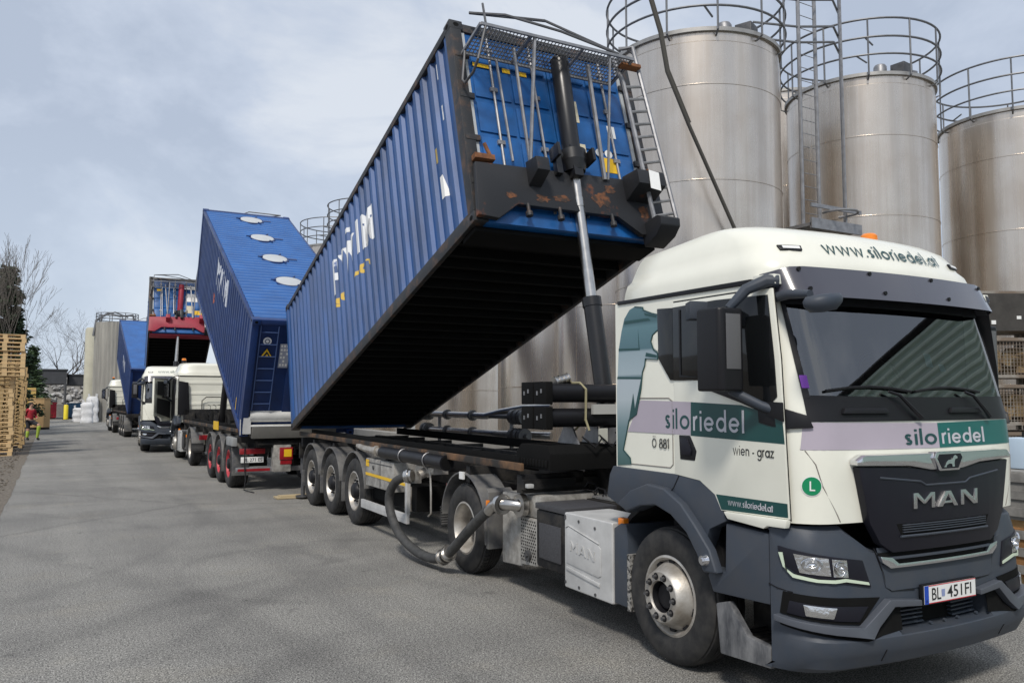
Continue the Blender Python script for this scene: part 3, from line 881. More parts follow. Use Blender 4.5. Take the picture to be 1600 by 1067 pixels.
mb = MB(); mb.lathe([(.2, 0), (.2, 1.35), (.16, 1.42), (0, 1.44)], (0, 0, 0), 'z', 18); mb.build('column', mat('bollard_yellow', (.78, .62, .03), .5), T)
mb = MB(); mb.cyl((0, 0, 0), (0, 0, .05), .26, n=16); mb.build('foot', CHASSIS, T)
# big bags
BAG = mat('bag_white', (.72, .72, .72), .8, var=.15, vscale=3, bump=.4, bscale=5)
rnd = random.Random(2)
for i, (x, y, h, lb) in enumerate(((3.05, 76, 1.7, 'crumpled white bulk bag, front one by the last truck'), (3.55, 78.5, 2.2, 'taller white bulk bag standing behind the crumpled one'), (2.55, 80, 1.2, 'small white bulk bag on the left of its row'))):
    T = empty('bulk_bag', (x, y, 0)); tag(T, lb, 'bag', 'white bulk bags by the last truck')
    mb = MB(); rows = []
    for k in range(11):
        z = h * k / 10; s_ = .46 * (1 + .06 * math.sin(k * 1.7)) * (1 if k < 10 else .8)
        rows.append([Vector(((abs(math.cos(t)) ** .45 * math.copysign(1, math.cos(t))) * s_ * rnd.uniform(.86, 1.1), (abs(math.sin(t)) ** .45 * math.copysign(1, math.sin(t))) * s_ * rnd.uniform(.86, 1.1), z)) for t in [j * .3927 for j in range(16)]])
        rows[-1].append(rows[-1][0])
    mb.grid(rows); mb.face([mb.v(p) for p in rows[-1][:-1]]); mb.build('body', BAG, T, smooth=60)
    mb = MB()
    for a in (.78, 2.36, 3.93, 5.5):
        c, s_ = math.cos(a) * .45, math.sin(a) * .45
        mb.tube([(c, s_, h * .9), (c * 1.05, s_ * 1.05, h + .2), (c * .8, s_ * .8, h + .22), (c * .75, s_ * .75, h * .95)], .025, 5)
    mb.build('loop', BAG, T)
from mathutils.bvhtree import BVHTree
# ------------------------------------------------------------------ tractor unit
class Front:
    """plan curve of a cab or bumper front: slightly bowed middle, round corners, straight sides"""
    def __init__(s, W, r, bow, yF):
        s.W, s.r, s.bow, s.yF = W, r, bow, yF
        a0 = 0.0
        for _ in range(8):
            xc = W - r * (1 - math.sin(a0)); a0 = math.atan(2 * bow / xc)
        s.xc, s.a0 = xc, a0
        s.arc = r * (math.pi / 2 - a0)
        s.smax = xc + s.arc
    def __call__(s, q, z, w=0.0):
        sg = -1 if q < 0 else 1
        a = abs(q); y0 = s.yF(z)
        if a <= s.xc:
            x = a; y = y0 + s.bow * (a / s.xc) ** 2; th = math.atan(2 * s.bow * a / s.xc ** 2)
        else:
            th = min(s.a0 + (a - s.xc) / s.r, math.pi / 2)
            x = s.xc + s.r * (math.sin(th) - math.sin(s.a0))
            y = y0 + s.bow + s.r * (math.cos(s.a0) - math.cos(th))
            if a > s.smax:
                y += a - s.smax
        return Vector((sg * (x + w * math.sin(th)), y - w * math.cos(th), z))
def lerp_table(T):
    def f(z):
        if z <= T[0][0]:
            return T[0][1]
        for (a, b), (c, d) in zip(T, T[1:]):
            if z <= c:
                return b + (d - b) * (z - a) / (c - a)
        return T[-1][1]
    return f
CW = 1.12
CF = Front(CW, 0.27, 0.07, lerp_table([(1.18, -1.42), (1.6, -1.43), (1.84, -1.41), (2.62, -1.20), (2.75, -1.17)]))
BF = Front(1.13, 0.30, 0.07, lerp_table([(0.29, -1.36), (0.33, -1.44), (0.44, -1.50), (0.50, -1.50), (0.54, -1.46), (1.02, -1.44), (1.13, -1.41), (1.17, -1.36)]))
YR = 0.60                                                      # back wall of the cab
def rside(sg):
    return lambda s_, z, w=0.0: Vector((sg * (CW + w), s_, z))

def wheel(parent, x, y, sg, R, width, kind, rim_mat=None):
    """sg = -1: outer face towards -x. kind 'front' (convex), 'drive' (deep dish), 'trailer'"""
    rm = rim_mat or ALU
    rr = R * 0.59
    mb = MB()
    pr = [(rr, 0.0), (rr + 0.02, 0.012), (R * 0.74, 0.022), (R * 0.86, 0.018), (R * 0.93, 0.004), (R * 0.965, -0.014), (R * 0.968, -0.03), (R * 0.985, -0.036), (R, -0.062)]
    k = 5
    for i in range(1, k):                                      # grooves round the tread
        a = -0.062 - (width - 0.124) * i / k
        pr += [(R, a + 0.008), (R - 0.012, a + 0.006), (R - 0.012, a - 0.006), (R, a - 0.008)]
    pr += [(R, -width + 0.062), (R * 0.95, -width + 0.01), (R * 0.8, -width - 0.015), (rr, -width)]
    f = lambda P: [(r, -sg * -a if False else sg * a) for r, a in P]
    mb.lathe(f(pr), (x, y, R), 'x', 56)
    n = 56
    if kind == 'drive':                                        # cross lugs on the shoulder
        for i in range(n):
            t = 2 * math.pi * i / n
            M = Matrix.Translation((x, y, R)) @ Matrix.Rotation(t, 4, 'X')
            a, b = sorted((sg * -0.035, sg * -0.10))
            mb.box(a, b, -0.016, 0.016, R - 0.03, R + 0.004, M)
    ty = mb.build('tyre', RUBBER, parent)
    mb = MB()
    if kind == 'front':
        P = [(rr, -0.03), (rr, -0.002), (rr - 0.018, 0.004), (rr - 0.03, -0.01), (rr - 0.045, -0.055), (R * 0.50, -0.045), (R * 0.42, 0.03), (R * 0.385, 0.075), (R * 0.36, 0.085),
             (R * 0.24, 0.085), (R * 0.225, 0.07), (R * 0.215, 0.0), (R * 0.2, 0.02), (R * 0.17, 0.035), (0.0, 0.04)]
        mts = [0] * 10 + [1, 1, 1, 1]
        mb.lathe(f(P), (x, y, R), 'x', 48, mts)
        mb.mi = 1
        for i in range(10):
            t = 2 * math.pi * (i + 0.5) / 10
            c = Vector((x, y + R * 0.495 * math.cos(t), R + R * 0.495 * math.sin(t)))
            mb.cyl(c + Vector((sg * -0.05, 0, 0)), c + Vector((sg * -0.022, 0, 0)), 0.030, n=14)
        for i in range(10):
            t = 2 * math.pi * i / 10
            c = Vector((x + sg * 0.083, y + R * 0.30 * math.cos(t), R + R * 0.30 * math.sin(t)))
            mb.mi = 1
            mb.cyl(c, c + Vector((sg * 0.006, 0, 0)), 0.026, n=12)
            mb.mi = 2
            mb.cyl(c + Vector((sg * 0.006, 0, 0)), c + Vector((sg * 0.03, 0, 0)), 0.015, n=6)
    elif kind == 'drive':
        P = [(rr, -0.03), (rr, 0.0), (rr - 0.02, 0.004), (rr - 0.035, -0.02), (rr - 0.045, -0.08), (rr - 0.055, -0.20), (R * 0.48, -0.225), (R * 0.33, -0.215), (R * 0.31, -0.19),
             (R * 0.24, -0.15), (R * 0.22, -0.11), (R * 0.12, -0.10), (0, -0.10)]
        mb.lathe(f(P), (x, y, R), 'x', 40, [0] * 8 + [1] * 4)
        mb.mi = 1
        for i in range(10):
            t = 2 * math.pi * i / 10
            c = Vector((x + sg * -0.215, y + R * 0.28 * math.cos(t), R + R * 0.28 * math.sin(t)))
            mb.cyl(c, c + Vector((sg * 0.04, 0, 0)), 0.017, n=6)
            c = Vector((x + sg * -0.222, y + R * 0.44 * math.cos(t), R + R * 0.44 * math.sin(t)))
            mb.cyl(c, c + Vector((sg * 0.008, 0, 0)), 0.03, n=10)
    else:
        P = [(rr, -0.03), (rr, 0.0), (rr - 0.02, 0.004), (rr - 0.035, -0.02), (rr - 0.05, -0.075), (R * 0.44, -0.10), (R * 0.40, -0.10), (R * 0.36, -0.05), (R * 0.27, -0.045), (R * 0.25, -0.02),
             (R * 0.20, 0.02), (R * 0.17, 0.03), (0, 0.03)]
        mb.lathe(f(P), (x, y, R), 'x', 40, [0] * 8 + [1] * 4)
        for i in range(10):
            t = 2 * math.pi * i / 10
            mb.mi = 1
            c = Vector((x + sg * -0.048, y + R * 0.315 * math.cos(t), R + R * 0.315 * math.sin(t)))
            mb.cyl(c, c + Vector((sg * 0.03, 0, 0)), 0.016, n=6)
            t += 0.31
            c = Vector((x + sg * -0.105, y + R * 0.445 * math.cos(t), R + R * 0.445 * math.sin(t)))
            mb.cyl(c, c + Vector((sg * 0.022, 0, 0)), 0.034, n=10)
    mb.build('rim', [rm, BLACK, GUNMETAL], ty)
    return ty

ARCH_OUT = [(0.62, 1.10), (0.50, 1.13), (0.33, 1.246), (0.12, 1.316), (-0.08, 1.300), (-0.27, 1.21), (-0.42, 1.075), (-0.56, 0.932), (-0.63, 0.783)]
ARCH_IN = [(-0.49, 0.770), (-0.43, 0.879), (-0.32, 1.014), (-0.15, 1.118), (0.02, 1.165), (0.20, 1.139), (0.38, 1.071), (0.52, 0.98), (0.60, 0.90)]
LION = [(0.58, 1.418), (0.58, 2.011), (0.55, 2.353), (0.51, 2.495), (0.47, 2.596), (0.4, 2.662), (0.33, 2.681), (0.23, 2.667), (0.22, 2.644), (0.12, 2.61), (0.01, 2.585), (0.015, 2.52), (0.02, 2.484),
        (0.06, 2.467), (0.11, 2.44), (0.13, 2.392), (0.10, 2.328), (0.05, 2.300), (0.05, 2.251), (0.2, 2.265), (0.21, 2.209), (0.24, 2.159), (0.26, 2.034), (0.3, 1.896), (0.32, 1.832), (0.42, 1.786),
        (0.46, 1.663), (0.5, 1.546), (0.41, 1.487), (0.4, 1.437)]
LIONMAT = None
def lion_material():
    global LIONMAT
    if LIONMAT:
        return LIONMAT
    m = mat('beast_film', (0.10, 0.20, 0.23), 0.3)
    N, L = m.node_tree.nodes, m.node_tree.links
    t = N.new('ShaderNodeTexCoord'); s = N.new('ShaderNodeSeparateXYZ'); r = N.new('ShaderNodeValToRGB')
    mr = N.new('ShaderNodeMapRange'); mr.inputs['From Min'].default_value = 1.4; mr.inputs['From Max'].default_value = 2.7
    L.new(t.outputs['Object'], s.inputs['Vector']); L.new(s.outputs['Z'], mr.inputs['Value']); L.new(mr.outputs['Result'], r.inputs['Fac'])
    e = r.color_ramp.elements
    e[0].position, e[0].color = 0.0, (0.045, 0.105, 0.10, 1)
    e[1].position, e[1].color = 1.0, (0.085, 0.18, 0.21, 1)
    for p, c in ((0.25, (0.14, 0.22, 0.24)), (0.42, (0.40, 0.46, 0.49)), (0.54, (0.40, 0.46, 0.50)), (0.56, (0.13, 0.20, 0.23)), (0.575, (0.34, 0.42, 0.46)),
                 (0.71, (0.28, 0.36, 0.40)), (0.725, (0.07, 0.15, 0.18)), (0.86, (0.10, 0.20, 0.23)), (0.885, (0.05, 0.12, 0.14))):
        k = e.new(p); k.color = (*c, 1)
    L.new(r.outputs['Color'], N['Principled BSDF'].inputs['Base Color'])
    LIONMAT = m
    return m

def tractor(name, loc, rz, label, group, livery=True, door_open=False, roof_text=True, plate=None, side_lettering=True):
    T = empty(name, loc, (0, 0, rz))
    tag(T, label, 'truck', group)
    rs, ls = rside(-1), rside(1)
    # ---- cab shell
    zs = [1.19, 1.25, 1.42, 1.6, 1.81, 1.97, 2.15, 2.35, 2.5, 2.62, 2.725]
    ss = [0, .2, .4, .6, CF.xc * .92, CF.xc] + [CF.xc + CF.arc * i / 8 for i in range(1, 9)]
    iw = max(i for i, s_ in enumerate(ss) if s_ <= 1.05)
    SW = ss[iw]
    ss = [-s_ for s_ in ss[:0:-1]] + ss
    mid = len(ss) // 2
    rows = []
    for z in zs:
        f = [CF(s_, z) for s_ in ss]
        yE = f[0].y
        left = [Vector((-CW, YR + (yE - YR) * t, z)) for t in (0, .25, .5, .75)]
        right = [Vector((CW, YR + (yE - YR) * t, z)) for t in (.75, .5, .25, 0)]
        rows.append(left + f + right)
    lo, hi = 4 + mid - iw, 4 + mid + iw
    mb = MB().grid(rows, skip=lambda i, j: 4 <= i <= 8 and lo <= j < hi)
    mb.box(-CW + .02, CW - .02, YR - 0.03, YR - 0.001, 1.19, 2.72)
    cab = mb.build('cab', CREAM, T, smooth=40)
    mb = MB()                                                   # shallow swages pressed into the back wall
    for z in (1.75, 2.1, 2.45):
        mb.box(-.9, .9, YR, YR + .012, z, z + .1)
    mb.build('back_wall_rib', CREAM, cab, bevel=.005)
    mb = MB(); mb.box(-CW + .03, CW - .03, YR - .01, YR + .006, 2.695, 2.725); mb.box(-.335, -.325, YR + .0005, YR + .004, 1.9, 2.69); mb.box(-.62, -.36, YR + .0125, YR + .03, 2.02, 2.06)
    mb.build('back_wall_seam', BLACK, cab)
    # ---- interior
    mb = MB()
    a, b = -CW + .04, CW - .04
    q = lambda *p: mb.face([mb.v(x) for x in p])
    q((a, -1.0, 1.2), (b, -1.0, 1.2), (b, .54, 1.2), (a, .54, 1.2))
    q((a, .54, 1.2), (b, .54, 1.2), (b, .54, 2.72), (a, .54, 2.72))
    q((a, -1.0, 1.2), (a, .54, 1.2), (a, .54, 2.72), (a, -.95, 2.72))
    q((b, -1.0, 1.2), (b, .54, 1.2), (b, .54, 2.72), (b, -.95, 2.72))
    q((a, -1.05, 2.70), (b, -1.05, 2.70), (b, .54, 2.70), (a, .54, 2.70))
    mb.box(a + .02, b - .02, -1.14, -.72, 1.25, 1.975)
    inter = mb.build('cab_interior', DARK, cab, smooth=0)
    mb = MB()
    for x in (-.55, .55):
        mb.box(x - .25, x + .25, -.35, .15, 1.45, 1.6)
        mb.box(x - .23, x + .23, .08, .2, 1.6, 2.28)
        mb.box(x - .13, x + .13, .1, .18, 2.3, 2.5)
    mb.build('seat', mat('seat_cloth', (.05, .05, .055), .9), inter, bevel=.03)
    mb = MB(); mb.tube([(.55 + .23 * math.cos(t * .2618), -.62 + .10 * math.sin(t * .2618), 2.10 + .20 * math.sin(t * .2618)) for t in range(24)], .017, 6, closed=True)
    mb.cyl((.55, -.62, 2.10), (.55, -.8, 1.9), .035)
    mb.build('steering_wheel', BLACK, inter)
    mb = MB(); mb.prism([(-.62, -1.06), (-.2, -1.12), (.02, -.86), (-.4, -.76)], 'z', 1.979, 1.982)
    mb.build('paper_sheet', PAPER, inter, smooth=0)
    # ---- windscreen, its black lower panel, wipers
    mb = MB()
    mb.grid([[CF(s_, z, .004) for s_ in ss[mid - iw:mid + iw + 1]] for z in (1.955, 2.1, 2.25, 2.4, 2.5, 2.635)])
    mb.build('windscreen', WINGLASS, cab)
    mb = MB(); wrap(mb, [[(.10, 2.17), (.17, 2.17), (.17, 2.26), (.10, 2.26)], [(.24, 2.14), (.30, 2.14), (.30, 2.19), (.24, 2.19)], [(.86, 2.0), (.92, 2.0), (.92, 2.03), (.86, 2.03)]], CF, -.01, .001, cut=.1)
    mb.build('windscreen_sticker', mat('sticker_sky', (.45, .62, .78), .6), cab, smooth=0)
    mb = MB()
    wrap(mb, [[(-SW - .005, 1.812), (SW + .005, 1.812), (SW + .005, 1.975), (.5, 1.965), (-.5, 1.965), (-SW - .005, 1.975)]], CF, .003, .005, cut=.08)
    wrap(mb, [[(-SW - .006, 2.56), (SW + .006, 2.56), (SW + .006, 2.64), (-SW - .006, 2.64)]], CF, .005, .003, cut=.08)
    for sg in (-1, 1):
        wrap(mb, [[(sg * (SW - .035), 1.96), (sg * (SW + .006), 1.96), (sg * (SW + .006), 2.6), (sg * (SW - .022), 2.6)]], CF, .005, .003, cut=.08)
    mb.build('windscreen_surround', BLACK, cab)
    for px, tip in ((-.16, -.88), (.62, -.12)):
        mb = MB()
        mb.tube([CF(px, 1.83, .03), CF(px - .06, 1.87, .045), CF(px - .17, 1.975, .05), CF(px - .25, 2.0, .04)], [.016, .014, .011, .009], 6)
        mb.tube([CF(px - .02 + (tip - px) * t, 2.0 + .03 * math.sin(t * 3.1), .02) for t in (0, .25, .5, .75, 1)], .009, 5)
        mb.build('wiper', BLACK, cab)
    for px in (-.62, .36):
        mb = MB(); wrap(mb, [[(px - .19, 1.86), (px + .19, 1.86), (px + .17, 1.895), (px - .17, 1.895)]], CF, .008, .02, cut=.1)
        mb.build('grab_handle', BLACK, cab, bevel=.006)
    # ---- roof
    mb = MB()
    prof = [(2.735, 1.12, -1.19, .545, .27), (2.80, 1.118, -1.19, .53, .27), (2.87, 1.105, -1.165, .515, .28), (2.91, 1.072, -1.13, .50, .28), (2.98, 1.055, -1.09, .48, .28), (3.055, 1.03, -1.03, .465, .29),
            (3.115, 1.00, -.93, .455, .30), (3.16, .965, -.79, .445, .30), (3.192, .90, -.60, .425, .32), (3.213, .74, -.32, .37, .36), (3.225, .35, -.1, .10, .2)]
    def roof_ring(z, w, yf, yr, r):
        fr = Front(w, min(r, w * .9), .07 * w, lambda _z: yf)
        q = [-fr.smax * t for t in (1, .93, .86, .79, .72, .6, .45, .3, .15)] + [0] + [fr.smax * t for t in (.15, .3, .45, .6, .72, .79, .86, .93, 1)]
        f = [fr(s_, z) for s_ in q]
        ye = f[0].y
        lft = [Vector((-w, yr + (ye - yr) * t, z)) for t in (.05, .3, .6)]
        rgt = [Vector((w, yr + (ye - yr) * t, z)) for t in (.6, .3, .05)]
        back = [Vector((w * .95, yr, z)), Vector((w * .5, yr + .01, z)), Vector((0, yr + .012, z)), Vector((-w * .5, yr + .01, z)), Vector((-w * .95, yr, z))]
        ring = lft + f + rgt + back
        return ring + [ring[0]]
    rows = [[v - Vector((0, 0, .085 * max(0, min(1, (v.y + .45) / .95)) * max(0, (v.z - 2.8) / .42))) for v in roof_ring(*p)] for p in prof]
    mb.grid(rows)
    mb.face([mb.v(p) for p in rows[-1][:-1]])
    roof = mb.build('roof', CREAM, cab, smooth=50)
    mb = MB()
    for sg in (-1, 1):
        mb.prism([(-.93, 2.700), (.555, 2.715), (.56, 2.745), (-.93, 2.735)], 'x', sg * (CW - .02), sg * (CW + .012))
    mb.build('roof_gutter', BLACK, cab, bevel=.004)
    for sg in (-1, 1):
        mb = MB(); mb.prism([(-.95, 2.70), (-1.14, 2.68), (-1.13, 2.745), (-.95, 2.755)], 'x', sg * (CW - .05), sg * (CW + .008))
        mb.build('gutter_end', CREAM, roof, bevel=.006)
    # lights and lettering are laid on the roof's own surface
    tree = BVHTree.FromPolygons([v.co for v in roof.data.vertices], [list(p.vertices) for p in roof.data.polygons])
    def RS(s_, z, w=0.0):
        hit = tree.ray_cast(Vector((s_, -3, z)), Vector((0, 1, 0)))
        if hit[0] is None:
            return Vector((s_, -1, z))
        n_ = hit[1] if hit[1].y < 0 else -hit[1]
        return hit[0] + n_ * w
    if roof_text:
        P, wd = strokes('www.siloriedel.at', .064, .18, .22, 1.22)
        mb = MB(); wrap(mb, shift(P, -.60, 2.925), RS, .005, 0, cut=.04, step=.00003, zcut=(2.96, 2.98, 3.0, 3.02, 3.04, 3.06))
        mb.build('roof_lettering', DTEXT, roof, smooth=0, normals=False)
    for x in (-.86, .86):
        mb = MB(); wrap(mb, [[(x - .075, 2.93), (x + .075, 2.93), (x + .08, 2.965), (x - .08, 2.965)]], RS, .001, .012, cut=.05)
        lm = mb.build('marker_lamp', BLACK, roof, bevel=.003)
        mb = MB(); wrap(mb, [[(x - .055, 2.938), (x + .06, 2.938), (x + .06, 2.957), (x - .055, 2.957)]], RS, .014, .004)
        mb.build('lamp_lens', WHITE, lm)
    # ---- sun visor
    vf = Front(1.09, .20, .07, lambda z: -1.235 - .10 * (2.80 - z) / .2)
    vs = [vf.smax * t / 12 for t in range(-12, 13)]
    mb = MB()
    def vz(s_, t):
        u = abs(s_) / vf.smax
        return 2.60 + (2.805 - 2.60 - .03 * max(0, u - .8) / .2) * t - .012 * (u > .9)
    G = [[vf(s_, vz(s_, t)) for s_ in vs] for t in (0, .05, .5, .95, 1)]
    mb.grid(G)
    mb.grid([[p + Vector((0, .02, 0)) for p in r] for r in G])
    vis = mb.build('sun_visor', mat('visor_smoke', (.055, .055, .07), .22, coat=.5, rvar=.08, vscale=4), cab)
    mb = MB()
    for s_, z in ((-.95, 2.785), (-.36, 2.785), (.28, 2.785), (.92, 2.775), (-.93, 2.65), (-.3, 2.65), (.38, 2.65)):
        mb.cyl(vf(s_, z), vf(s_, z, .012), .014, n=8)
    mb.build('visor_screw', BLACK, vis)
    # beacon
    mb = MB(); mb.cyl((.86, -.30, 3.16), (.86, -.30, 3.27), .075, .07, 20)
    bc = mb.build('beacon_base', BLACK, roof)
    mb = MB(); mb.lathe([(0, 3.345), (.05, 3.342), (.068, 3.325), (.072, 3.27), (0, 3.27)], (.86, -.30, 0), 'z', 20)
    mb.build('beacon_lens', ORANGE, bc)
    # ---- sides: doors, windows, mouldings
    for sg, fn in ((-1, rs), (1, ls)):
        opened = door_open and sg == 1
        dpoly = [(-1.215, 1.215), (-.62, 1.20), (-.56, 1.30), (-.41, 1.382), (-.145, 1.405), (-.145, 2.66), (-1.12, 2.655), (-1.17, 2.2)]
        mb = MB(); wrap(mb, [[(-1.222, 1.205), (-.61, 1.19), (-.55, 1.292), (-.40, 1.372), (-.138, 1.395), (-.138, 2.672), (-1.126, 2.667), (-1.177, 2.2)]], fn, .001, .002)
        mb.build('door_seal', BLACK, cab, smooth=0)
        dfn = fn
        if opened:
            c, s_n = math.cos(rad(40)), math.sin(rad(40))
            def dfn(y, z, w=0.0):
                u = y + 1.2
                return Vector((CW + w * c + u * s_n, -1.2 - .02 + u * c - w * s_n, z))
        mb = MB(); wrap(mb, [dpoly], dfn, .004 if not opened else -.05, .012 if not opened else .07)
        door = mb.build('door', CREAM, cab, bevel=.006)
        mb = MB(); wrap(mb, [[(-.152, 2.625), (-.61, 2.632), (-1.085, 2.615), (-1.13, 2.202), (-1.145, 1.965), (-1.08, 1.915), (-.83, 1.976), (-.46, 2.083), (-.152, 2.087)]], dfn, .018, .005)
        wnd = mb.build('door_window', SIDEGLASS, door, bevel=.002)
        if opened:
            mb = MB(); wrap(mb, [[(-1.04, 1.30), (-.30, 1.48), (-.30, 2.0), (-1.04, 1.88)], [(-.30, 2.56), (-1.0, 2.54), (-1.03, 2.02), (-.30, 2.1)]], dfn, -.065, .01)
            mb.build('door_trim', DARK, door)
        mb = MB(); wrap(mb, [[(-.45, 2.10), (-.46, 2.03), (-.84, 1.925), (-1.16, 1.82), (-1.195, 1.81), (-1.19, 1.93), (-1.05, 1.935), (-.83, 1.985), (-.48, 2.10)]], dfn, .016, .016)
        mb.build('window_ledge', BLACK, door, bevel=.006)
        mb = MB(); wrap(mb, [[(-.24, 2.60), (-.225, 2.60), (-.225, 2.11), (-.46, 2.10), (-.24, 2.125)]], dfn, .024, .004)
        mb.build('window_frame', BLACK, door)
        mb = MB(); wrap(mb, [[(-.2, 1.691), (-.32, 1.691), (-.385, 1.584), (-.365, 1.516), (-.21, 1.518)]], dfn, .015, .006)
        hd = mb.build('door_handle', BLACK, door, bevel=.008)
        mb = MB(); wrap(mb, [[(-.225, 1.67), (-.30, 1.67), (-.345, 1.585), (-.335, 1.55), (-.225, 1.55)]], dfn, .022, .012)
        mb.build('grip', GRILLE, hd, bevel=.008)
        # small window behind the door
        mb = MB(); wrap(mb, [[(.045, 2.635), (-.136, 2.625), (-.136, 2.09), (-.10, 2.09), (.035, 2.255)]], fn, .004, .008)
        mb.build('rear_quarter_window', SIDEGLASS, cab, bevel=.003)
        # stowage hatch
        mb = MB(); 
        for A, B in (((.40, 1.959), (-.07, 1.958)), ((-.11, 1.934), (-.11, 1.472)), ((-.08, 1.447), (.40, 1.443)), ((-.07, 1.958), (-.11, 1.934)), ((-.11, 1.472), (-.08, 1.447))):
            mb.tube([fn(*A, .001), fn(*B, .001)], .0045, 5)
        if sg == -1:
            mb.build('stowage_hatch', mat('seam_grey', (.22, .2, .18), .6), cab)
        else:
            mb.build('stowage_hatch', MATS.get('seam_grey') or mat('seam_grey', (.22, .2, .18), .6), cab)
        # mirror bracket foot at the corner of the windscreen
        mb = MB(); wrap(mb, [[(sg * (CF.smax + .08), 1.90), (sg * (CF.smax - .10), 1.895), (sg * (CF.smax - .235), 1.85), (sg * (CF.smax - .26), 1.775), (sg * (CF.smax - .09), 1.765), (sg * (CF.smax + .09), 1.80)]], CF, .003, .02, cut=.05)
        mb.build('corner_cover', BLACK, cab, bevel=.006)
        # white sill under the door
        mb = MB(); wrap(mb, [[(-.66, 1.20), (-1.215, 1.213), (-1.20, 1.16), (-1.05, 1.155), (-1.02, 1.135), (-.70, 1.155)]], fn, .002, .035)
        mb.build('door_sill', CREAM, cab, bevel=.01)
        # dark skirt above the wheel, wheel-arch flare, step panel
        sp = [(YR + .03, 1.41), (-.145, 1.405)] + [(-.41, 1.38), (-.57, 1.296), (-.67, 1.138), (-.50, 1.06)] + ARCH_IN[1:7] + [(.50, 1.085), (.72, 1.16), (.68, 1.34)]
        mb = MB(); mb.prism(sp, 'x', sg * (CW - .1), sg * (CW + .014))
        sk = mb.build('wheel_arch_panel', PLASTIC, T, bevel=.006)
        mb = MB(); mb.tube([(sg * (CW + .015), -.19, 1.40), (sg * (CW + .016), -.13, 1.31), (sg * (CW + .04), -.10, 1.26)], .004, 4)
        mb.build('panel_joint', BLACK, sk)
        mb = MB(); mb.prism(ARCH_OUT[1:] + ARCH_IN[:7], 'x', sg * (CW + .002), sg * (CW + .075))
        mb.build('wheel_arch_flare', PLASTIC, sk, bevel=.022, seg=3)
        mb = MB(); mb.prism([(p[0], p[1] + .02) for p in ARCH_IN] + [(.66, .92), (.44, 1.13), (.2, 1.21), (.02, 1.235), (-.18, 1.18), (-.37, 1.06), (-.5, .92), (-.55, .75)], 'x', sg * .55, sg * (CW - .09))
        mb.build('wheel_arch_liner', CHASSIS, sk)
        mb = MB(); mb.prism([(-.50, .80), (-.64, .79), (-.655, 1.12), (-1.035, 1.105), (-1.035, .665), (-.52, .64), (-.47, .74)], 'x', sg * (CW - .12), sg * (CW + .008))
        mb.build('step_panel', PLASTIC, T, bevel=.012)
        mb = MB(); c = Vector((sg * (CW + .07), -.52, .86)); mb.cyl(c, c + Vector((sg * .035, 0, 0)), .045, .032, 16); mb.cyl(c + Vector((sg * .02, 0, 0)), c + Vector((sg * .045, 0, 0)), .018, n=10)
        mb.build('side_marker_lamp', CHROME, T)
        # entry step
        mb = MB(); mb.prism([(-.54, .57), (-.66, .605), (-.83, .42), (-1.03, .40), (-1.03, .27), (-.575, .245)], 'x', sg * (CW - .05), sg * (CW + .005))
        st = mb.build('entry_step', DUSTY, T, bevel=.012)
        mb = MB()
        for i in range(5):
            mb.box(*sorted((sg * (CW - .38), sg * (CW - .055))), -.64 - .07 * i, -.61 - .07 * i, .36, .385)
        mb.box(*sorted((sg * (CW - .4), sg * (CW - .38))), -1.02, -.5, .3, .66)
        mb.build('step_tread', CHASSIS, st)
        # ---- mirrors
        mb = MB(); y0, y1 = -1.00, -.78; xo, xi = sg * 1.47, sg * 1.25
        xs_ = sorted((xo, xi))
        mb.prism([(xs_[0], y0 + .02), (xs_[0] + .03, y0), (xs_[1] - .03, y0), (xs_[1], y0 + .04), (xs_[1], y1 - .02), (xs_[0], y1)], 'z', 2.0, 2.53)
        mr = mb.build('mirror', BLACK, door if opened else cab, bevel=.02, seg=3)
        mb = MB(); mb.box(xs_[0] + .05, xs_[1] - .05, y0 - .006, y0 - .001, 2.14, 2.49)
        mb.build('mirror_cover', mat('mirror_cover_sheen', (.11, .11, .115), .38), mr, bevel=.002)  # paler grey puts the reflected sky into the cover's colour
        mb = MB(); mb.box(xs_[0] + .03, xs_[1] - .03, y1 + .001, y1 + .004, 2.03, 2.5)
        mb.build('mirror_glass', CHROME, mr)
        mb = MB()
        mb.tube([(sg * 1.08, -1.12, 2.70), (sg * 1.14, -1.08, 2.705), (sg * 1.22, -.98, 2.655), (sg * 1.32, -.92, 2.53)], [.045, .045, .04, .03], 8)
        mb.tube([(sg * 1.11, -1.10, 1.88), (sg * 1.17, -1.04, 1.91), (sg * 1.32, -.92, 2.01)], [.035, .03, .03], 8)
        mb.prism([(xs_[0] + .02, -.70), (xs_[0] + .16, -.72), (xs_[1] - .02, -.62), (xs_[0] + .10, -.56)], 'z', 2.48, 2.60)
        mb.build('mirror_arm', PLASTIC, mr, bevel=.008)
    # kerb mirror above the windscreen
    mb = MB()
    mb.tube([(-1.06, -1.04, 2.60), (-1.12, -1.25, 2.60), (-1.17, -1.45, 2.575)], [.035, .03, .025], 8)
    mb.lathe([(0, -.045), (.07, -.04), (.10, -.012), (.105, .01), (.09, .03), (0, .035)], (0, 0, 0), 'z', 24)
    for v in mb.bm.verts:
        if v.co.length < .2:
            x, y, z = v.co
            v.co = Vector((-1.19 + x * 1.25, -1.56 + y * .9, 2.515 + z * 1.35 + .18 * x))
    mb.build('kerb_mirror', PLASTIC, cab, smooth=60)
    # ---- front: grille, badge, lettering
    gp = [(-.76, 1.535), (-.36, 1.525), (-.15, 1.50), (.15, 1.50), (.36, 1.525), (.76, 1.535), (.68, 1.19), (.60, 1.06), (.50, 1.0), (-.50, 1.0), (-.60, 1.06), (-.68, 1.19)]
    mb = MB(); wrap(mb, [gp], CF, .004, .055, cut=.12)
    gr = mb.build('grille', GRILLE, T, bevel=.012)
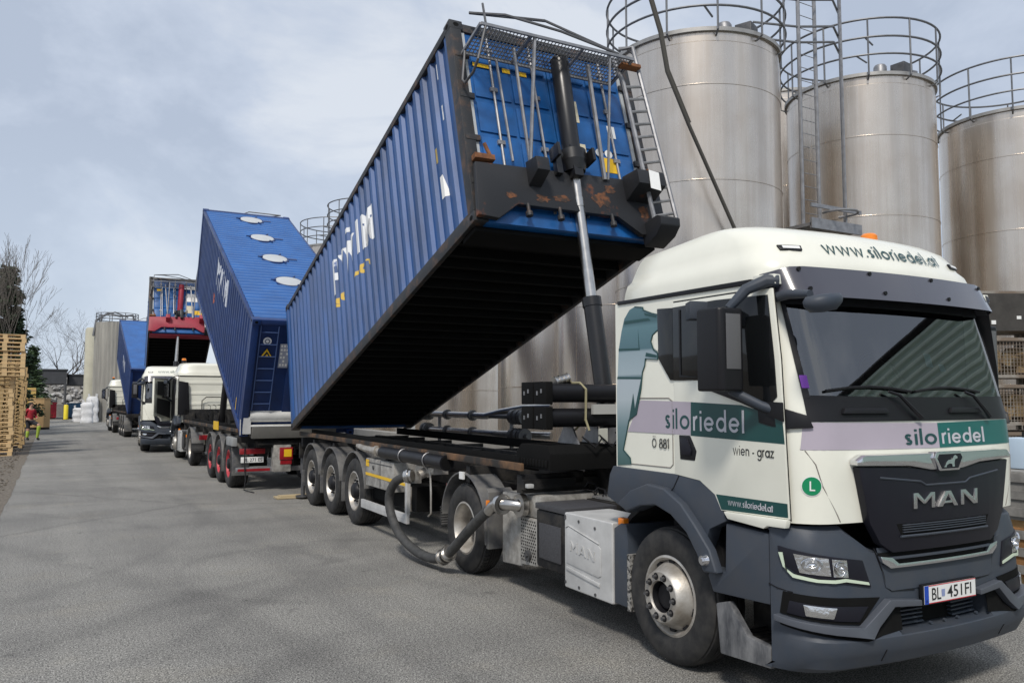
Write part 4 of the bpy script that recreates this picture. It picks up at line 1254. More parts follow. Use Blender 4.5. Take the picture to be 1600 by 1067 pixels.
    CFg = lambda s_, z, w=0: CF(s_, z, w + .059)
    mb = MB(); wrap(mb, [[(-.78, 1.575), (-.72, 1.605), (.72, 1.605), (.78, 1.575), (.78, 1.545), (.36, 1.532), (.16, 1.50), (-.16, 1.50), (-.36, 1.532), (-.78, 1.545)]], CF, .006, .066, cut=.12)
    ch = mb.build('chrome_trim', CHROME, gr, bevel=.010)
    mb = MB(); wrap(mb, [[(-.13, 1.612), (.13, 1.612), (.155, 1.575), (.10, 1.49), (-.10, 1.49), (-.155, 1.575)]], CF, .03, .06, cut=.1)
    bd = mb.build('badge', CHROME, gr, bevel=.01)
    mb = MB(); wrap(mb, [[(-.105, 1.598), (.105, 1.598), (.125, 1.573), (.08, 1.505), (-.08, 1.505), (-.125, 1.573)]], CF, .0905, .002)
    mb.build('badge_field', GRILLE, bd)
    beast = [(-.075, .0), (-.05, -.002), (-.045, .012), (-.02, .022), (.012, .018), (.015, 0), (.04, 0), (.036, .03), (.045, .05), (.07, .055), (.068, .068), (.045, .078), (.03, .072), (.015, .05), (-.03, .045), (-.05, .03), (-.06, .01)]
    mb = MB(); wrap(mb, [[(p[0] * .95, p[1] * .95 + 1.516) for p in beast]], CF, .093, .003)
    mb.build('badge_beast', CHROME, bd)
    mb = MB()
    P = []
    M_ = [(0, 0), (.055, 0), (.055, .72), (.15, .3), (.19, .3), (.285, .72), (.285, 0), (.34, 0), (.34, 1), (.27, 1), (.17, .52), (.07, 1), (0, 1)]
    A_ = [(0, 0), (.06, 0), (.10, .2), (.24, .2), (.28, 0), (.34, 0), (.215, 1), (.125, 1)]
    N_ = [(0, 0), (.055, 0), (.055, .72), (.235, 0), (.32, 0), (.32, 1), (.265, 1), (.265, .28), (.085, 1), (0, 1)]
    A1 = [(0, 0), (.07, 0), (.17, .78), (.17, 1), (.125, 1)]
    A2 = [(.27, 0), (.34, 0), (.215, 1), (.17, 1), (.17, .78)]
    A3 = [(.097, .2), (.243, .2), (.222, .36), (.118, .36)]
    k = .66 / 1.14
    for dx, gl in ((0, [M_]), (.40, [A1, A2, A3]), (.80, [N_])):
        P += [[((p[0] + dx) * k - .33, 1.262 + p[1] * .098) for p in g] for g in gl]
    wrap(mb, P, CFg, .002, .014)
    mb.build('grille_lettering', mat('satin_chrome', (.62, .62, .63), .24, 1.0), gr, bevel=.002)
    mb = MB(); wrap(mb, [[(-.47, 1.175), (.47, 1.175), (.43, 1.105), (-.43, 1.105)]], CFg, .001, .002, cut=.15)
    mb.build('air_slot', UNDER, gr)
    mb = MB()
    for z in (1.12, 1.135, 1.15, 1.163):
        wrap(mb, [[(-.42, z), (.42, z), (.42, z + .006), (-.42, z + .006)]], CFg, .003, .01, cut=.2)
    mb.tube([CFg(s_, 1.097, .008) for s_ in (-.44, -.2, 0, .2, .44)], .008, 6)
    mb.tube([CFg(s_, z, .002) for s_, z in ((-.60, 1.465), (-.25, 1.43), (-.2, 1.405), (.2, 1.405), (.25, 1.43), (.60, 1.465))], .007, 6)
    mb.build('grille_bar', PLASTIC, gr)
    for sg in (-1, 1):
        mb = MB(); mb.tube([CF(sg * s_, z, .001) for s_, z in ((CF.smax - .20, 1.635), (CF.smax - .26, 1.55), (CF.smax - .30, 1.42), (CF.smax - .40, 1.24), (CF.smax - .42, 1.20))], .0035, 4)
        mb.tube([CF(sg * s_, z, .0) for s_, z in ((CF.smax + .05, 1.66), (CF.smax - .08, 1.655), (CF.smax - .19, 1.64))], .003, 4)
        mb.build('panel_seam', MATS['seam_grey'], cab)
    # ---- bumper
    zs2 = [.29, .33, .40, .44, .50, .505, .515, .54, .665, .675, .7, .85, 1.02, 1.13, 1.17]
    bs = sorted([BF.smax * t / 16 for t in range(-16, 17)] + [-.47, -.455, .455, .47])
    rows = []
    for z in zs2:
        f = [BF(s_, z) for s_ in bs]
        lz = z
        f = [p + Vector((0, .13, 0)) if abs(s_) <= .456 and .514 < z < .666 else p for p, s_ in zip(f, bs)]
        rows.append([Vector((-1.13, -1.045, lz))] + f + [Vector((1.13, -1.045, lz))])
    def topcut(p):
        # the top edge dips in the middle, below the grille
        if p.z > 1.0 and abs(p.x) < .80:
            p.z = 1.0 + (p.z - 1.0) * max(0, (abs(p.x) - .60) / .20) if abs(p.x) > .60 else 1.0 - (1.17 - p.z) * .02
        if p.z < .36 and abs(p.x) > .8:
            pass
        return p
    rows = [[topcut(p) for p in r] for r in rows]
    mb = MB().grid(rows)
    mb.grid([[Vector((p.x, p.y, .29)) for p in rows[0]], [Vector((p.x * .9, p.y + .3, .31)) for p in rows[0]]])
    top = rows[-1]
    mb.grid([top, [Vector((p.x * .93, p.y + .12, p.z - .005)) for p in top]])
    bump = mb.build('bumper', PLASTIC, T, smooth=30)
    BW = BF
    for sg in (-1, 1):
        S = lambda P: [(sg * a, b) for a, b in P]
        o = BF.smax
        hp = S([(o - .045, 1.045), (.72, .965), (.665, .80), (.86, .835), (1.02, .85), (1.14, .885), (o - .06, .95)])
        mb = MB(); wrap(mb, [hp], BW, .002, .008, cut=.06)
        hl = mb.build('headlight', GRILLE, bump, bevel=.004)
        mb = MB(); wrap(mb, [S([(1.16, 1.01), (.965, .99), (.955, .885), (1.13, .90)]), S([(.945, .985), (.845, .975), (.84, .872), (.94, .882)])], BW, .011, .004, cut=.06)
        for cx_, cz_, rx_ in ((1.06, .95, .066), (.893, .928, .042)):
            NV_ = (BW(sg * cx_, cz_, 1) - BW(sg * cx_, cz_, 0)); C_ = BW(sg * cx_, cz_, .016); U_ = Vector((0, 0, 1)); R_ = U_.cross(NV_).normalized()
            prev_ = None
            for k_, (rr_, dd_) in enumerate(((1, 0), (.93, .012), (.8, .0), (.5, -.008), (.42, .01), (.2, .022), (.02, .026))):
                ring_ = [mb.v(C_ + R_ * (rx_ * rr_ * math.cos(t * .3927)) + U_ * (.043 * rr_ * math.sin(t * .3927)) + NV_ * dd_) for t in range(16)]
                if prev_:
                    for t in range(16):
                        mb.face([prev_[t], prev_[(t + 1) % 16], ring_[(t + 1) % 16], ring_[t]])
                prev_ = ring_
        mb.build('lamp_unit', LAMPREF, hl)
        mb = MB(); wrap(mb, [S([(o - .075, 1.01), (o - .05, 1.008), (o - .075, .925), (1.165, .888), (1.03, .866), (.93, .862), (.86, .867), (.69, .834), (.685, .817), (.86, .848), (.93, .843), (1.04, .849), (1.17, .868), (o - .09, .91)])], BW, .011, .006, cut=.06)
        mb.build('daytime_light', DRL, hl)
        fp = S([(o - .06, .775), (.60, .735), (.76, .585), (o - .03, .64)])
        mb = MB(); wrap(mb, [fp], BW, .002, .004, cut=.06)
        fr_ = mb.build('fog_light_recess', UNDER, bump)
        mb = MB(); wrap(mb, [S([(1.20, .725), (.70, .69), (.775, .605), (1.22, .65)])], BW, .007, .006, cut=.06)
        fg = mb.build('fog_light', GRILLE, fr_, bevel=.003)
        mb = MB(); wrap(mb, [S([(1.12, .715), (.93, .70), (.955, .635), (1.11, .648)])], BW, .014, .008, cut=.06)
        mb.build('fog_lamp_unit', LAMPREF, fg, bevel=.008)
        mb = MB(); wrap(mb, [S([(o - .02, .635), (.775, .58), (.565, .725), (.30, .70), (.30, .665), (.53, .68), (.73, .515), (o - .02, .60)])], BW, .004, .05, cut=.06)
        mb.build('bumper_blade', mat('grey_plastic_light', (.075, .083, .10), .4, rvar=.08, vscale=4), bump, bevel=.014, seg=3)
        mb = MB(); wrap(mb, [S([(o - .02, .597), (.735, .51), (.535, .675), (.44, .672), (.44, .53), (.62, .515), (.75, .495), (o - .03, .57)])], BW, .002, .003, cut=.06)
        mb.build('bumper_recess', UNDER, bump)
        mb = MB(); mb.tube([BW(sg * s_, z, .001) for s_, z in ((o + .05, .80), (o - .02, .785), (o - .12, .775))], .004, 4)
        mb.tube([BW(sg * .60, z, .001) for z in (.30, .36, .43)], .004, 4)
        mb.tube([BW(sg * s_, z, .002) for s_, z in ((.62, 1.03), (.56, .88), (.54, .80), (.50, .765), (.3, .755))], .005, 4)
        mb.build('bumper_joint', BLACK, bump)
    mb = MB(); wrap(mb, [[(-.60, 1.03), (.60, 1.03), (.545, .79), (.50, .765), (-.50, .765), (-.545, .79)]], BW, .002, .004, cut=.1)
    bc = mb.build('bumper_centre', PLASTIC, bump)
    mb = MB(); wrap(mb, [[(-.60, 1.00), (.60, 1.00), (.56, .925), (-.56, .925)]], BW, .007, .003, cut=.1)
    mb.build('intake_slot', UNDER, bc)
    mb = MB(); wrap(mb, [[(-.52, .972), (.52, .972), (.52, .957), (-.52, .957)]], BW, .01, .02, cut=.1)
    mb.build('intake_bar', PLASTIC, bc, bevel=.004)
    mb = MB(); wrap(mb, [[(-.60, .985), (-.50, .97), (-.45, .932), (.45, .932), (.50, .97), (.60, .985), (.585, .945), (.52, .905), (-.52, .905), (-.585, .945)]], BW, .008, .025, cut=.1)
    mb.build('chrome_bar', CHROME, bc, bevel=.008)
    mb = MB(); wrap(mb, [[(-.45, .668), (.45, .668), (.45, .512), (-.45, .512)]], BW, -.128, .003, cut=.1)
    lg = mb.build('lower_grille', UNDER, bump)
    mb = MB()
    for z in (.53, .555, .58, .605, .63):
        for s0 in (-1, 1):
            wrap(mb, [[(s0 * .41, z), (s0 * .15, z), (s0 * .15, z + .009), (s0 * .41, z + .009)]], BW, -.10, .03, cut=.2)
    for s_ in (-.40, -.12, .02, .16, .38):
        mb.cyl(BW(s_, .522, -.06), BW(s_, .522, -.045), .012, n=6)
    mb.build('grille_slat', PLASTIC, lg)
    if plate:
        NP = lambda s_, z, w=0: BF(0, .72, .03) + Vector((s_, -w + s_ * s_ * .02, z - .72))
        mb = MB(); wrap(mb, [[(-.275, .655), (.275, .655), (.275, .785), (-.275, .785)]], NP, -.02, .022)
        pl = mb.build('number_plate', BLACK, bump, bevel=.004)
        mb = MB(); wrap(mb, [[(-.262, .664), (.262, .664), (.262, .776), (-.262, .776)]], NP, .003, .003)
        mb.build('plate_face', WHITE, pl, smooth=0)
        mb = MB(); wrap(mb, [[(-.22, .771), (.262, .771), (.262, .776), (-.22, .776)], [(-.22, .664), (.262, .664), (.262, .669), (-.22, .669)]], NP, .0065, .0005)
        mb.build('plate_line', PLATERED, pl, smooth=0)
        mb = MB(); wrap(mb, [[(-.262, .664), (-.222, .664), (-.222, .776), (-.262, .776)]], NP, .0065, .001)
        mb.build('plate_band', EUBLUE, pl, smooth=0)
        mb = MB(); wrap(mb, shift(font_polys(plate[0], width=.09, height=.075, bold=.004), -.19, .683) + shift(font_polys(plate[1], width=.25, height=.075, bold=.004), -.035, .683), NP, .0075, 0)
        wrap(mb, shift(font_polys('A', width=.02, height=.022), -.252, .672), NP, .0085, 0)
        mb.build('plate_lettering', BTEXT, pl, smooth=0, normals=False)
        mb = MB(); wrap(mb, [[(-.092, .698), (-.062, .698), (-.06, .742), (-.094, .742)]], NP, .007, .0005)
        mb.build('plate_crest', mat('crest_blue', (.25, .3, .5), .5), pl)
    # ---- livery
    if livery:
        mb = MB(); wrap(mb, [[(-1.10, 1.64), (.03, 1.632), (.03, 1.795), (-1.07, 1.808)]], CF, .002, .001, cut=.06)
        mb.build('front_stripe_lilac', LILAC, cab)
        mb = MB(); wrap(mb, [[(.032, 1.632), (1.11, 1.64), (1.08, 1.808), (.032, 1.795)]], CF, .002, .001, cut=.06)
        mb.build('front_stripe_teal', TEAL, cab)
        P, wd = strokes('silo', .07, .20, .2, .315)
        mb = MB(); wrap(mb, shift(P, -.31, 1.657), CF, .005, .001, step=.00003)
        mb.build('front_lettering_dark', DTEXT, cab, smooth=0)
        P, wd = strokes('riedel', .07, .20, .2, .50)
        mb = MB(); wrap(mb, shift(P, .06, 1.657), CF, .005, .001, step=.00003)
        mb.build('front_lettering_pale', LTEXT, cab, smooth=0)
        mb = MB(); wrap(mb, [disc(-CF.smax + .235, 1.42, .062)], CF, .002, .001, cut=.04)
        wrap(mb, [], CF)
        mb.build('badge_ring', WHITE, cab)
        mb = MB(); wrap(mb, [disc(-CF.smax + .235, 1.42, .056)], CF, .0045, .001, cut=.04)
        mb.build('round_badge', BADGE, cab)
        P, wd = strokes('L', .042, .20)
        mb = MB(); wrap(mb, shift(P, -CF.smax + .222, 1.392), CF, .007, .001)
        mb.build('badge_letter', WHITE, cab, smooth=0)
        mb = MB(); wrap(mb, [[(-1.035, 2.02), (-.99, 2.02), (-.99, 2.10), (-1.035, 2.10)]], CF, .0085, .001)
        mb.build('toll_sticker', PURPLE, cab, smooth=0)
    if livery and side_lettering:
        D = door
        mb = MB(); wrap(mb, [[(.44, 1.695), (.27, 1.942), (-.139, 1.935), (-.139, 1.695)]], rs, .0035, .001)
        mb.build('side_stripe_lilac', LILAC, cab, smooth=0)
        mb = MB(); wrap(mb, [[(-.147, 1.695), (-.147, 1.935), (-.33, 1.93), (-.325, 1.693)]], rs, .0165, .001)
        mb.build('door_stripe_lilac', LILAC, cab, smooth=0)
        mb = MB(); wrap(mb, [[(-.332, 1.93), (-.83, 1.911), (-1.05, 1.865), (-1.18, 1.835), (-1.195, 1.673), (-.327, 1.691)]], rs, .0165, .001)
        mb.build('door_stripe_green', GREEN, cab, smooth=0)
        mb = MB(); wrap(mb, [[(-.575, 1.305), (-1.205, 1.310), (-1.208, 1.225), (-.625, 1.208)]], rs, .0165, .001)
        mb.build('door_stripe_low', GREEN, cab, smooth=0)
        RS2 = lambda s_, z, w=0: rs(-s_, z, w)
        P, wd = strokes('silo', .10, .19, .26, .29)
        P = shift(P, .025, 1.735)
        mb = MB(); wrap(mb, [q for q in P if max(p[0] for p in q) >= .142], RS2, .0185, .0005, step=.00003)
        wrap(mb, [q for q in P if max(p[0] for p in q) < .142], RS2, .0055, .0005, step=.00003)
        mb.build('door_lettering_dark', DTEXT, cab, smooth=0)
        P, wd = strokes('riedel', .10, .19, .26, .50)
        mb = MB(); wrap(mb, shift(P, .355, 1.728), RS2, .0185, .0005, step=.00003)
        mb.build('door_lettering_pale', LTEXT, cab, smooth=0)
        P, wd = strokes('wien - graz', .045, .17, .2, .36)
        mb = MB(); wrap(mb, shift(P, .745, 1.582), RS2, .0165, .0005, step=.00003)
        mb.build('town_lettering', BTEXT, cab, smooth=0)
        P, wd = strokes('O 881', .05, .15, .2, .20)
        mb = MB(); wrap(mb, shift(P, -.13, 1.585), RS2, .006, .0005, step=.00003)
        mb.build('number_lettering', BTEXT, cab, smooth=0)
        P, wd = strokes('www.siloriedel.at', .03, .15, .2, .40)
        mb = MB(); wrap(mb, shift(P, .69, 1.245), RS2, .0185, .0005, step=.00003)
        mb.build('web_lettering', LTEXT, cab, smooth=0)
        mb = MB(); wrap(mb, [LION], rs, .0045, .001)
        bm_ = mb.build('beast_decal', lion_material(), cab, smooth=0)
        mb = MB(); wrap(mb, [[(.47, 2.577), (.16, 2.576), (.13, 2.555), (.47, 2.551)], [(.55, 2.359), (.27, 2.35), (.27, 2.333), (.55, 2.342)], [(.57, 2.131), (.245, 2.122), (.245, 2.106), (.575, 2.115)], [(.29, 2.50), (.275, 2.36), (.27, 2.33), (.285, 2.36)], [(.30, 1.99), (.33, 1.84), (.31, 1.85), (.285, 1.93)], [(.21, 2.62), (.06, 2.585), (.06, 2.57), (.20, 2.60)], [(.20, 2.28), (.06, 2.262), (.06, 2.285), (.19, 2.31)]], rs, .0065, .0004)
        mb.build('beast_marking', DTEXT, bm_, smooth=0)
        mb = MB(); wrap(mb, [[(.10, 2.434), (.05, 2.461), (.02, 2.47), (.02, 2.373), (.05, 2.313), (.09, 2.34)]], rs, .0065, .0005)
        mb.build('beast_eye', CREAM, bm_, smooth=0)
        mb = MB(); wrap(mb, [[(.42, 1.786), (.36, 1.997), (.34, 1.876), (.24, 2.159), (.26, 2.034), (.3, 1.883), (.32, 1.832)]], rs, .0065, .0005)
        for A, B in zip(LION[6:], LION[7:]):
            mb.tube([rs(*A, .006), rs(*B, .006)], .005, 4)
        mb.build('beast_outline', DTEXT, bm_, smooth=0)
    # ---- chassis and running gear
    mb = MB()
    for x in (-.42, .42):
        mb.box(x - .04, x + .04, -1.0, 4.35, .70, .96)
    for y in (.9, 1.9, 2.9, 4.3):
        mb.box(-.42, .42, y - .06, y + .06, .73, .93)
    mb.cyl((-.9, 0, .5), (.9, 0, .5), .07); mb.cyl((-.9, 3.6, .5), (.9, 3.6, .5), .11); mb.lathe([(0, -.25), (.2, -.2), (.26, 0), (.2, .2), (0, .25)], (0, 3.6, .5), 'y', 16)
    mb.box(-.36, .36, -.9, .75, .55, 1.18)
    mb.build('chassis_frame', CHASSIS, T)
    mb = MB(); mb.prism([(-.45, 2.75), (.45, 2.75), (.5, 3.2), (.45, 3.75), (.12, 3.75), (.06, 3.3), (-.06, 3.3), (-.12, 3.75), (-.45, 3.75), (-.5, 3.2)], 'z', 1.05, 1.11)
    mb.box(-.4, .4, 2.95, 3.5, .95, 1.05)
    mb.build('coupling_plate', CHASSIS, T, bevel=.01)
    mb = MB(); mb.box(-.4, .4, .95, 2.55, .965, .985)
    mb.build('catwalk', mat('chequer_plate', (.30, .30, .30), .5, .5, bump=.6, bscale=60), T)
    # air-line stand behind the cab
    mb = MB()
    for i, x in enumerate((-.16, 0, .16)):
        pts = []
        for t in range(61):
            u = t / 60
            pts.append((x + .05 * math.cos(t * 1.3) + .25 * (i - 1) * u, .78 + 1.6 * u, 1.75 - .9 * math.sin(u * math.pi) * .5 - .55 * u + .05 * math.sin(t * 1.3)))
        mb.tube(pts, .009, 5)
    mb.tube([(-.35, .66, 1.3), (-.35, .68, 1.9), (-.2, .72, 2.02), (.25, .72, 2.02), (.38, .68, 1.9), (.38, .66, 1.3)], .016, 6)
    mb.build('air_hose', BLACK, T)
    mb = MB(); mb.box(-.95, .95, .62, .72, 1.15, 1.62)
    for x in (-.6, -.2, .3, .7):
        mb.box(x - .1, x + .1, .72, .80, 1.22, 1.5)
    mb.build('rear_cab_mount', CHASSIS, T, bevel=.012)
    for sg in (-1, 1):                                          # air deflector at the rear corner
        mb = MB(); mb.prism([(sg * (CW - .36), 1.45), (sg * (CW - .01), 1.42), (sg * (CW - .01), 2.55), (sg * (CW - .30), 2.50)], 'y', .66, .72)
        if not side_lettering:
            mb.build('side_deflector', BLACK, T, bevel=.005)
        else:
            mb.bm.free()
    for sg in (-1, 1):
        wheel(T, sg * 1.085, 0, sg, .50, .30, 'front')
        wheel(T, sg * 1.085, 3.6, sg, .50, .27, 'drive')
        # mudguard over the drive wheel
        A = [(3.6 + .60 * math.cos(rad(a)), .54 + .59 * math.sin(rad(a))) for a in range(-8, 172, 10)]
        B = [(3.6 + .575 * math.cos(rad(a)), .54 + .565 * math.sin(rad(a))) for a in range(162, -18, -10)]
        mb = MB(); mb.prism(A + [(2.99, .40), (3.02, .40)] + B, 'x', sg * .78, sg * 1.12)
        mb.prism([(2.96, .36), (3.02, .36), (3.02, 1.0), (2.96, .96)], 'x', sg * .80, sg * 1.10)
        mg = mb.build('mudguard', mat('mudguard_grey', (.06, .062, .07), .55, col2=(.15, .145, .135), vscale=6, contrast=(.35, .7)), T, bevel=.012)
        mb = MB()
        for i in range(9):
            mb.box(*sorted((sg * .80, sg * 1.13)), 4.17, 4.20, .42 + i * .03, .435 + i * .03)
        mb.build('spray_flap', RUBBER, mg)
        mb = MB(); mb.box(*sorted((sg * 1.10, sg * 1.13)), 2.93, 2.97, .80, .88)
        mb.build('reflector', ORANGE, mg, bevel=.004)
        # silver side box, dark battery box, muffler with punched cover
        x0, x1 = (sg * .60, sg * 1.10)
        q_ = sorted((x0, x1))
        mb = MB(); mb.box(*q_, .70, 1.44, .28, .94)
        sb = mb.build('side_box', SILVER, T, bevel=.02, seg=3)
        mb = MB(); X = lambda s_, z, w=0: Vector((sg * (1.10 + w), s_, z))
        wrap(mb, [[(1.40, .80), (1.36, .82), (.90, .73), (.86, .70), (.86, .48), (.90, .46), (1.40, .50)]], X, .001, .006)
        mb.build('pressed_panel', SILVER, sb, bevel=.005)
        mb = MB(); wrap(mb, [[(1.41, .815), (1.36, .835), (.89, .745), (.89, .735), (1.36, .825), (1.41, .805)], [(1.40, .47), (.88, .415), (.88, .385), (1.40, .44)]], X, .001, .010)
        mb.build('pressed_ridge', SILVER, sb, bevel=.004)
        mb = MB()
        for s_, z in ((1.42, .905), (1.20, .885), (.95, .86), (1.42, .33), (1.20, .32), (.95, .31), (1.42, .89)):
            mb.cyl(X(s_, z, .0), X(s_, z, .006), .014, n=8)
        mb.build('box_bolt', GUNMETAL, sb)
        if sg == -1:
            mb = MB(); P = []
            for dx, gl in ((0, [M_]), (.42, [A1, A2, A3]), (.84, [N_])):
                P += [[(1.33 - (p[0] + dx) * .33, .62 + p[1] * .085 - (p[0] + dx) * .03) for p in g] for g in gl]
            wrap(mb, P, X, .008, .006)
            mb.build('box_lettering', SILVER, sb, smooth=0)
        mb = MB(); mb.prism([(.52, .30), (.69, .30), (.69, .90), (.60, .95), (.52, .95), (.50, .80)], 'x', sg * .60, sg * 1.09)
        mb.build('arch_end_panel', PLASTIC, T, bevel=.01)
        mb = MB(); mb.box(*sorted((sg * .75, sg * 1.10)), .46, .50, .28, .72)
        mb.build('mud_flap', mat('patterned_flap', (.30, .29, .27), .7, col2=(.02, .02, .02), vscale=28, contrast=(.42, .55), bump=.8, bscale=40), T)
        mb = MB(); mb.box(*sorted((sg * 1.02, sg * 1.08)), .57, .65, .93, .99)
        mb.build('side_marker', ORANGE, T, bevel=.01)
        mb = MB(); mb.box(*sorted((sg * .62, sg * 1.06)), 1.47, 2.02, .36, .90)
        bb = mb.build('battery_box', CHASSIS, T, bevel=.03)
        mb = MB(); mb.box(*sorted((sg * 1.06, sg * 1.075)), 1.55, 1.94, .45, .78)
        mb.box(*sorted((sg * .5, sg * 1.07)), 1.47, 2.02, .905, .96)
        mb.build('box_cover', mat('dark_grey_lid', (.05, .05, .055), .6, bump=.3, bscale=30), bb, bevel=.02)
        mb = MB(); mb.prism([(2.06, .33), (2.42, .30), (2.42, .78), (2.06, .78)], 'x', sg * .55, sg * 1.02)
        mb.prism([(2.42, .27), (2.86, .24), (2.86, .80), (2.42, .78)], 'x', sg * .55, sg * .99)
        mb.prism([(2.04, .785), (2.42, .785), (2.42, .99), (2.04, 1.01)], 'x', sg * .30, sg * 1.0)
        mb.prism([(2.425, .80), (2.88, .83), (2.86, .98), (2.425, .99)], 'x', sg * .30, sg * .99)
        mf = mb.build('muffler', BOXGREY, T, bevel=.025)
        mb = MB()
        for i in range(14):
            for j in range(8):
                y = 2.10 + j * .038 + (i % 2) * .012; z = .36 + i * .03
                mb.cyl((sg * 1.021, y, z), (sg * 1.023, y + .0, z), .010, n=6)
        mb.build('punched_hole', UNDER, mf, smooth=0)
        mb = MB(); mb.cyl((sg * 1.02, 2.22, .42), (sg * 1.05, 2.22, .42), .05, n=12); mb.cyl((sg * 1.05, 2.22, .42), (sg * 1.07, 2.22, .42), .02, n=8)
        mb.build('drain_cap', GUNMETAL, mf)
        for y in (4.38,):
            mb = MB(); mb.box(*sorted((sg * .55, sg * .95)), y, y + .06, .78, .92)
            tl = mb.build('tail_light', RED, T, bevel=.008)
    mb = MB(); mb.box(-.6, .6, 4.30, 4.37, .74, .9)
    mb.build('rear_crossmember', CHASSIS, T)
    return T
# ------------------------------------------------------------------ tipping containers and their trailers
def loc_matrix(loc, rot):
    from mathutils import Euler
    return Matrix.Translation(loc) @ Euler(rot, 'XYZ').to_matrix().to_4x4()

PITCH = .268
def corr(a, d=.045):
    """depth of the wall corrugation at length a"""
    u = (a % PITCH) / PITCH
    if u < .30: return 0.0
    if u < .40: return d * (u - .30) / .10
    if u < .72: return d
    return d * (1 - (u - .72) / .28)
def corr_cuts(L):
    r, k = [], 0
    while k * PITCH < L:
        r += [k * PITCH + PITCH * u for u in (0, .30, .40, .72)]
        k += 1
    return [a for a in r if .02 < a < L - .02]

